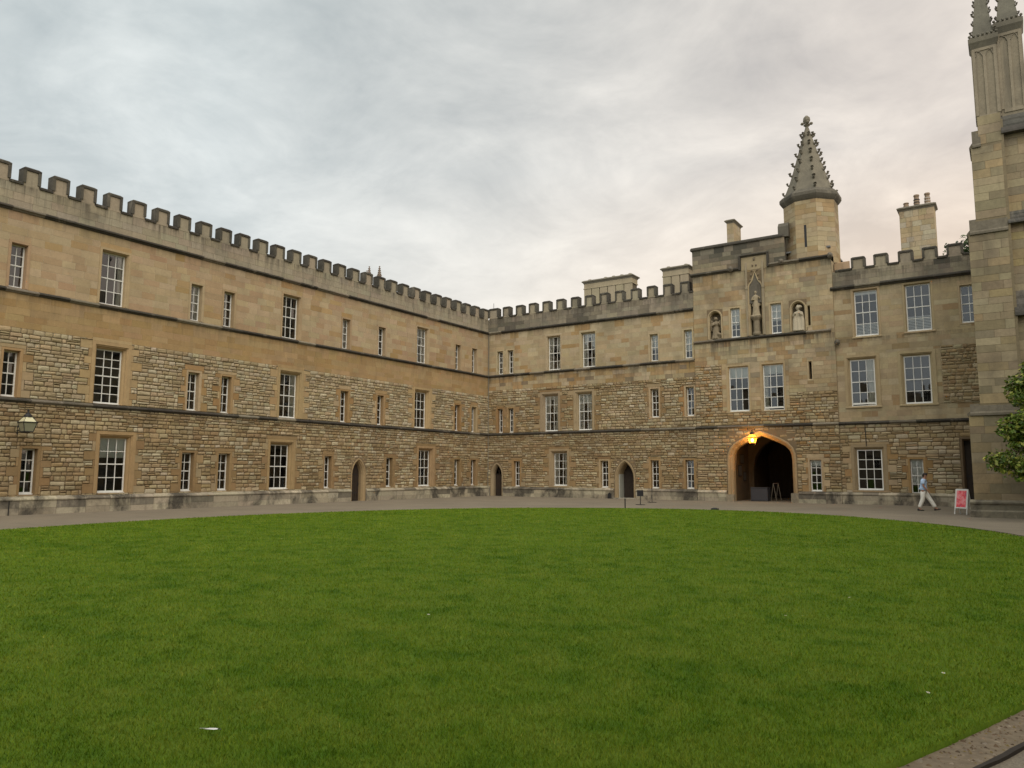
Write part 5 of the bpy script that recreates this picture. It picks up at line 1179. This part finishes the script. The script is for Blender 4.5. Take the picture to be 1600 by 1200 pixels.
# ================================================================== person
def skin_obj(name, verts, edges, radii, roots, mat, parent, sub=2):
    me = bpy.data.meshes.new(name); me.from_pydata(verts, edges, []); me.materials.append(mat); o = link(name, me, parent)
    md = o.modifiers.new('skin', 'SKIN'); md.use_smooth_shade = True
    sv = me.skin_vertices[0].data
    for i, r in enumerate(radii): sv[i].radius = r if isinstance(r, tuple) else (r, r); sv[i].use_root = i in roots
    s = o.modifiers.new('sub', 'SUBSURF'); s.levels = sub; s.render_levels = sub
    return o
def person():
    root = empty('person', (28.95, -6.1, 0), R(-4)); tag(root, 'person in light blue short sleeved shirt and cream trousers striding past the sash', 'person')
    skin = plain_mat('skin', (0.38, 0.20, 0.135), 0.6); shirt = plain_mat('blue_shirt', (0.50, 0.66, 0.90), 0.8, var=0.10); tr = plain_mat('cream_cotton', (0.82, 0.80, 0.74), 0.85, var=0.08); shoe = plain_mat('black_leather', (0.018, 0.016, 0.016), 0.4); hair = plain_mat('dark_hair', (0.03, 0.022, 0.018), 0.7, var=0.4, scale=40)
    V = [(0,0,.95),(0.01,0,1.12),(0.03,0,1.30),(0.045,0,1.42),(0.075,0,1.50),(0.105,0,1.57),(0.125,0,1.66),   # 0-6 trunk, head
         (0.0,-.09,.90),(-0.04,-.09,.50),(-0.20,-.10,.10),(-0.08,-.11,.035),       # near leg, behind
         (0.02,.09,.90),(0.24,.09,.52),(0.46,.09,.11),(0.60,.10,.07),              # far leg, in front
         (0.03,-.19,1.39),(0.05,-.25,1.13),(0.22,-.22,.93),(0.27,-.21,.88),        # near arm
         (0.03,.19,1.39),(-0.06,.25,1.13),(0.0,.25,.90),(0.01,.25,.84)]
    E = [(0,1),(1,2),(2,3),(3,4),(4,5),(5,6),(0,7),(7,8),(8,9),(9,10),(0,11),(11,12),(12,13),(13,14),(3,15),(15,16),(16,17),(17,18),(3,19),(19,20),(20,21),(21,22)]
    Rr = [(.13,.12),(.12,.11),(.14,.12),(.10,.09),.055,.085,.075,.085,.055,.04,.035,.085,.055,.04,.035,.05,.042,.028,.034,.05,.042,.028,.034]
    roots = [0]
    for (bx, by, bz), (dx, dz) in (((0.27,-.21,.88), (0.5, -0.85)), ((0.01,.25,.84), (0.15, -1.0))):
        for k, (off, ln) in enumerate(((-0.026, .075), (-0.009, .085), (0.009, .08), (0.026, .065), (0.04, .05))):
            i = len(V); roots.append(i); th = k == 4
            V += [(bx-dx*.01, by+off*0.8, bz), (bx+dx*ln*.5+(0.02 if th else 0), by+off*(1.3 if th else 1), bz+dz*ln*.5), (bx+dx*ln*.75+(0.03 if th else 0), by+off, bz+dz*ln*.95)]
            E += [(i,i+1),(i+1,i+2)]; Rr += [.010,.009,.008]
    skin_obj('body', V, E, Rr, roots, skin, root)
    # face
    f = MB(); f.tube([(0.195,0,1.625),(0.222,0,1.60),(0.195,0,1.592)], [.008,.016,.010], 6); f.ball((0.12,-0.085,1.61), .022,.010,.032,6,4); f.ball((0.12,0.085,1.61), .022,.010,.032,6,4); obj('face', f, skin, root, smooth=True)
    f = MB(); f.ball((0.192,-0.032,1.632), .010,.012,.007,6,4); f.ball((0.192,0.032,1.632), .010,.012,.007,6,4); f.box(0.190,0.198,-0.025,0.025,1.565,1.571); obj('face_marks', f, hair, root)
    h = MB(); h.ball((0.10,0,1.655), .108,.092,.085,14,8); h.ball((0.045,0,1.60), .065,.078,.09,12,7); h.ball((0.17,0,1.70), .05,.07,.03,10,6); o = remeshed('hair', h, hair, 0.02, root)
    SV = [(-0.005,0,.90),(0.0,0,1.02),(0.01,0,1.14),(0.03,0,1.30),(0.045,0,1.415),(0.06,0,1.46),(0.03,-.195,1.385),(0.04,-.235,1.20),(0.03,.195,1.385),(-0.03,.235,1.20)]
    skin_obj('shirt', SV, [(0,1),(1,2),(2,3),(3,4),(4,5),(4,6),(6,7),(4,8),(8,9)], [(.185,.17),(.175,.16),(.17,.155),(.185,.16),(.13,.12),.08,.092,.09,.092,.088], [2], shirt, root)
    TV = [(0,0,1.0),(0,0,.93),(0.0,-.09,.86),(-0.03,-.09,.52),(-0.19,-.10,.13),(0.03,.09,.86),(0.235,.09,.53),(0.445,.09,.15)]
    skin_obj('trousers', TV, [(0,1),(1,2),(2,3),(3,4),(1,5),(5,6),(6,7)], [(.165,.155),(.17,.155),.13,.10,.085,.13,.10,.085], [1], tr, root)
    for sx, sy, sz, pitch in ((-0.19,-.105,.0,0.0), (0.475,.095,.028,-0.25)):
        s = MB(); ring = []
        for x, w, z0, z1 in ((-.09,.03,.0,.10),(-.06,.042,.0,.115),(0.02,.045,.0,.105),(0.10,.05,.0,.07),(0.17,.045,.0,.05),(0.205,.02,.005,.035)):
            ring.append([(x,-w,z0),(x,w,z0),(x,w*.8,z1),(x,-w*.8,z1)])
        ring = [[(sx+x*math.cos(pitch)+z*math.sin(pitch), sy+y, sz+z*math.cos(pitch)-x*math.sin(pitch)) for x, y, z in r] for r in ring]
        s.loft(ring, True, True); o = obj('shoe', s, shoe, root, smooth=True); md = o.modifiers.new('sub', 'SUBSURF'); md.levels = md.render_levels = 1
person()

# ================================================================== trees
def leaf_mat(name, dark, light):
    m, t, b = new_mat(name); at = N(t, 'ShaderNodeAttribute'); at.attribute_name = 'tone'
    t.links.new(at.outputs['Color'], b.inputs['Base Color']); b.inputs['Roughness'].default_value = 0.45; b.inputs['Specular IOR Level'].default_value = 0.35
    return m
M_LEAF = leaf_mat('leaf', None, None); M_BARK = plain_mat('bark', (0.12, 0.09, 0.065), 0.9, var=0.4, scale=20, bump=0.6)
def crown(parent, lobes, n, size, cols, name='crown'):
    m = MB(); tot = sum(r[0]*r[1]*r[2] for _, r in lobes); k = 0
    V = []; F = []; Cc = []
    for (c, r) in lobes:
        for _ in range(int(n*(r[0]*r[1]*r[2])/tot)):
            d = Vector((random.gauss(0,1), random.gauss(0,1), random.gauss(0,1))).normalized(); rad = random.random()**0.45
            bump = 1+0.25*ns(d.x*2.2+c[0], d.y*2.2+c[1], d.z*2.2+c[2])
            p = Vector((c[0]+d.x*r[0]*rad*bump, c[1]+d.y*r[1]*rad*bump, c[2]+d.z*r[2]*rad*bump))
            if ns(p.x*2.6, p.y*2.6, p.z*2.6) < -0.22: continue
            nrm = (d*0.6+Vector((random.gauss(0,.6), random.gauss(0,.6), random.gauss(0.5,.5)))).normalized(); t = nrm.cross(Vector((random.gauss(0,1), random.gauss(0,1), random.gauss(0,1)))).normalized(); s = nrm.cross(t); L = size*random.uniform(0.6, 1.25); w = L*0.27
            o = len(V); V += [tuple(p-t*L*.5), tuple(p+s*w-nrm*L*.04), tuple(p+t*L*.5-nrm*L*.12), tuple(p-s*w-nrm*L*.04)]; F.append((o, o+1, o+2, o+3)); Cc += [jit(random.choice(cols), 0.25, 0.08)]*4
    m.v, m.f, m.c = V, F, Cc
    o = obj(name, m, M_LEAF, parent); return o
def tree(name, label, loc, trunk_h, lobes, n, size, cols, r=0.14, group=None):
    root = empty(name, loc); tag(root, label, 'tree', group)
    t = MB(); t.tube([(0,0,-0.1),(0.05,0.02,trunk_h*0.4),(-0.03,0.03,trunk_h)], [r*1.4, r, r*0.75], 10); tk = obj('trunk', t, M_BARK, root, smooth=True)
    for c, rr in lobes:
        l = MB(); cv = Vector(c); st = Vector((-0.02, 0.02, trunk_h*random.uniform(0.5, 0.95))); md = st.lerp(cv, 0.55)+Vector((0, 0, 0.15)); l.tube([st, md, cv], [r*0.55, r*0.35, r*0.12], 7); obj('limb', l, M_BARK, tk, smooth=True)
        for _ in range(4):
            q = cv+Vector((random.uniform(-1,1)*rr[0], random.uniform(-1,1)*rr[1], random.uniform(-1,1)*rr[2]))*0.75; l = MB(); l.tube([md, (md+q)/2+Vector((0,0,.05)), q], [r*0.2, r*0.14, r*0.06], 5); obj('limb', l, M_BARK, tk, smooth=True)
    crown(root, lobes, n, size, cols); return root
G1 = [(0.11,0.175,0.022),(0.075,0.135,0.018),(0.15,0.215,0.03),(0.24,0.28,0.045),(0.06,0.11,0.016),(0.30,0.31,0.06)]
G2 = [(0.03,0.055,0.015),(0.04,0.07,0.02),(0.05,0.085,0.02)]
tree('magnolia_tree', 'bushy small tree with glossy yellow green leaves against the chapel wall', (33.75, -12.9, 0), 3.4,
     [((-0.85,0,4.7),(0.55,0.7,0.62)), ((-0.15,0,5.2),(0.8,0.8,0.8)), ((-0.35,-0.1,3.6),(0.95,0.9,0.62)), ((-1.15,-0.1,3.35),(0.55,0.6,0.50)), ((-0.75,0.1,2.9),(0.75,0.7,0.5)), ((-1.5,-0.2,2.15),(0.65,0.55,0.45)), ((-0.95,0.0,1.85),(0.6,0.55,0.5)), ((0.5,0,3.4),(1.1,1.0,1.3)), ((0.2,0.2,2.3),(0.9,0.8,0.8))], 19000, 0.17, G1, 0.09)
tree('roof_line_tree', 'dark leafy treetop showing above the battlements beside the chapel', (32.8, 13.5, 0), 12.9,
     [((-2.9,0,16.1),(1.4,1.5,1.4)), ((-1.6,0,16.7),(1.4,1.5,1.5)), ((0.6,0,15.4),(2.2,2,2.0))], 5200, 0.30, G2, 0.3)

# ================================================================== far pinnacled tower
def far_tower():
    root = empty('pinnacled_tower', (-42, 29, 0)); tag(root, 'distant church tower with four thin pinnacles rising beyond the battlements', 'tower')
    m = MB(); m.box(-2.0, 2.0, -1.4, 1.6, 0, 27.4, (0.27,0.225,0.17)); obj('shaft', m, M_ASH, root)
    for x, y, top in ((2.0,-1.2,29.9),(2.0,0.8,30.4),(-0.6,-1.1,29.6),(-0.6,1.0,30.2)):
        m = MB(); c = (0.25,0.20,0.16); m.lathe(x, y, [(0.26,26.6),(0.26,top-1.5),(0.36,top-1.45),(0.36,top-1.35),(0.2,top-1.3),(0.05,top-0.15),(0.15,top-0.1),(0.03,top)], 4, c, R(45)); p = obj('pinnacle', m, M_ASH, root)
        for k in range(4):
            q = MB(); z = top-1.25+k*0.28; w = 0.34-0.055*k; q.box(x-w, x+w, y-0.05, y+0.05, z, z+0.09, c); q.box(x-0.05, x+0.05, y-w, y+w, z, z+0.09, c); obj('crocket', q, M_ASH, p)
far_tower()

# ================================================================== specks on the lawn and soil
M_PETAL = plain_mat('white_petal', (0.75, 0.75, 0.72), 0.6, var=0.05)
DM = MB()
for i in range(9):
    a = 2*math.pi*i/9; DM.add([(0,0,0.0),(0.012*math.cos(a-.25),0.012*math.sin(a-.25),0.003),(0.015*math.cos(a),0.015*math.sin(a),0.002),(0.012*math.cos(a+.25),0.012*math.sin(a+.25),0.003)], [(0,1,2,3)])
DY = MB(); DY.ball((0,0,0.003), 0.004, 0.004, 0.003, 8, 4)
dme = DM.mesh('petals'); dme.materials.append(M_PETAL); dye = DY.mesh('flower_centre'); dye.materials.append(plain_mat('yellow_centre', (0.6,0.42,0.05), 0.7))
for x, y in ((30.46,-36.64),(30.30,-36.75),(30.67,-34.96),(32.0,-38.6),(31.95,-39.3),(17.6,-33.4),(26.9,-39.0)):
    o = empty('daisy', (x, y, 0.086)); o.rotation_euler = (R(random.uniform(-25,10)), R(random.uniform(-20,20)), random.random()*6); tag(o, 'tiny white daisy flower in the mown grass', 'flower', 'daisies on the lawn')
    link('petals', dme, o); link('flower_centre', dye, o)
root = empty('feather', (28.28, -42.77, 0.088), R(20)); root.scale = (0.85, 0.85, 0.85); tag(root, 'fallen white feather with a dark tip lying on the grass', 'feather')
m = MB(); m.loft([[(-0.06,0,0.0),(-0.06,0.002,0.0),(-0.06,0.001,0.002)],[(-0.02,-0.012,0.006),(-0.02,0.012,0.006),(-0.02,0,0.012)],[(0.03,-0.016,0.008),(0.03,0.016,0.008),(0.03,0,0.016)],[(0.055,-0.010,0.01),(0.055,0.010,0.01),(0.055,0,0.015)]], True, True); obj('vane', m, M_PETAL, root)
m = MB(); m.loft([[(0.055,-0.011,0.01),(0.055,0.011,0.01),(0.055,0,0.0155)],[(0.085,-0.004,0.01),(0.085,0.004,0.01),(0.085,0,0.012)]], True, True); obj('vane_tip', m, M_IRON, root)
m = MB(); m.tube([(-0.10,0,0.004),(0.05,0,0.013)], 0.0015, 5); obj('quill', m, M_PETAL, root)
def crumbs():
    V = []; F = []; Cc = []
    for _ in range(2600):
        th = random.uniform(-0.95, -0.25); k = random.uniform(-0.02, 0.26) if random.random() < 0.8 else random.uniform(0.3, 0.9); x, y = ell(th, k); s = random.uniform(0.003, 0.012) if random.random() < 0.95 else random.uniform(0.012, 0.022)
        o = len(V); z = 0.012 if k < 0.26 else 0.0
        V += [(x-s,y-s*.6,z),(x+s,y-s*.8,z),(x+s*.7,y+s,z),(x-s*.8,y+s*.8,z),(x+random.uniform(-.3,.3)*s,y,z+s*random.uniform(.5,1.1))]; F += [(o,o+1,o+4),(o+1,o+2,o+4),(o+2,o+3,o+4),(o+3,o,o+4)]; Cc += [jit(random.choice([(0.24,0.18,0.12),(0.16,0.11,0.07),(0.30,0.25,0.19),(0.10,0.07,0.045),(0.20,0.15,0.06)]), 0.2)]*5
    m = MB(); m.v, m.f, m.c = V, F, Cc; tag(obj('soil_crumbs', m, M_MORT), 'loose crumbs of earth and grit along the lawn edge', 'grit', kind='stuff')
crumbs()
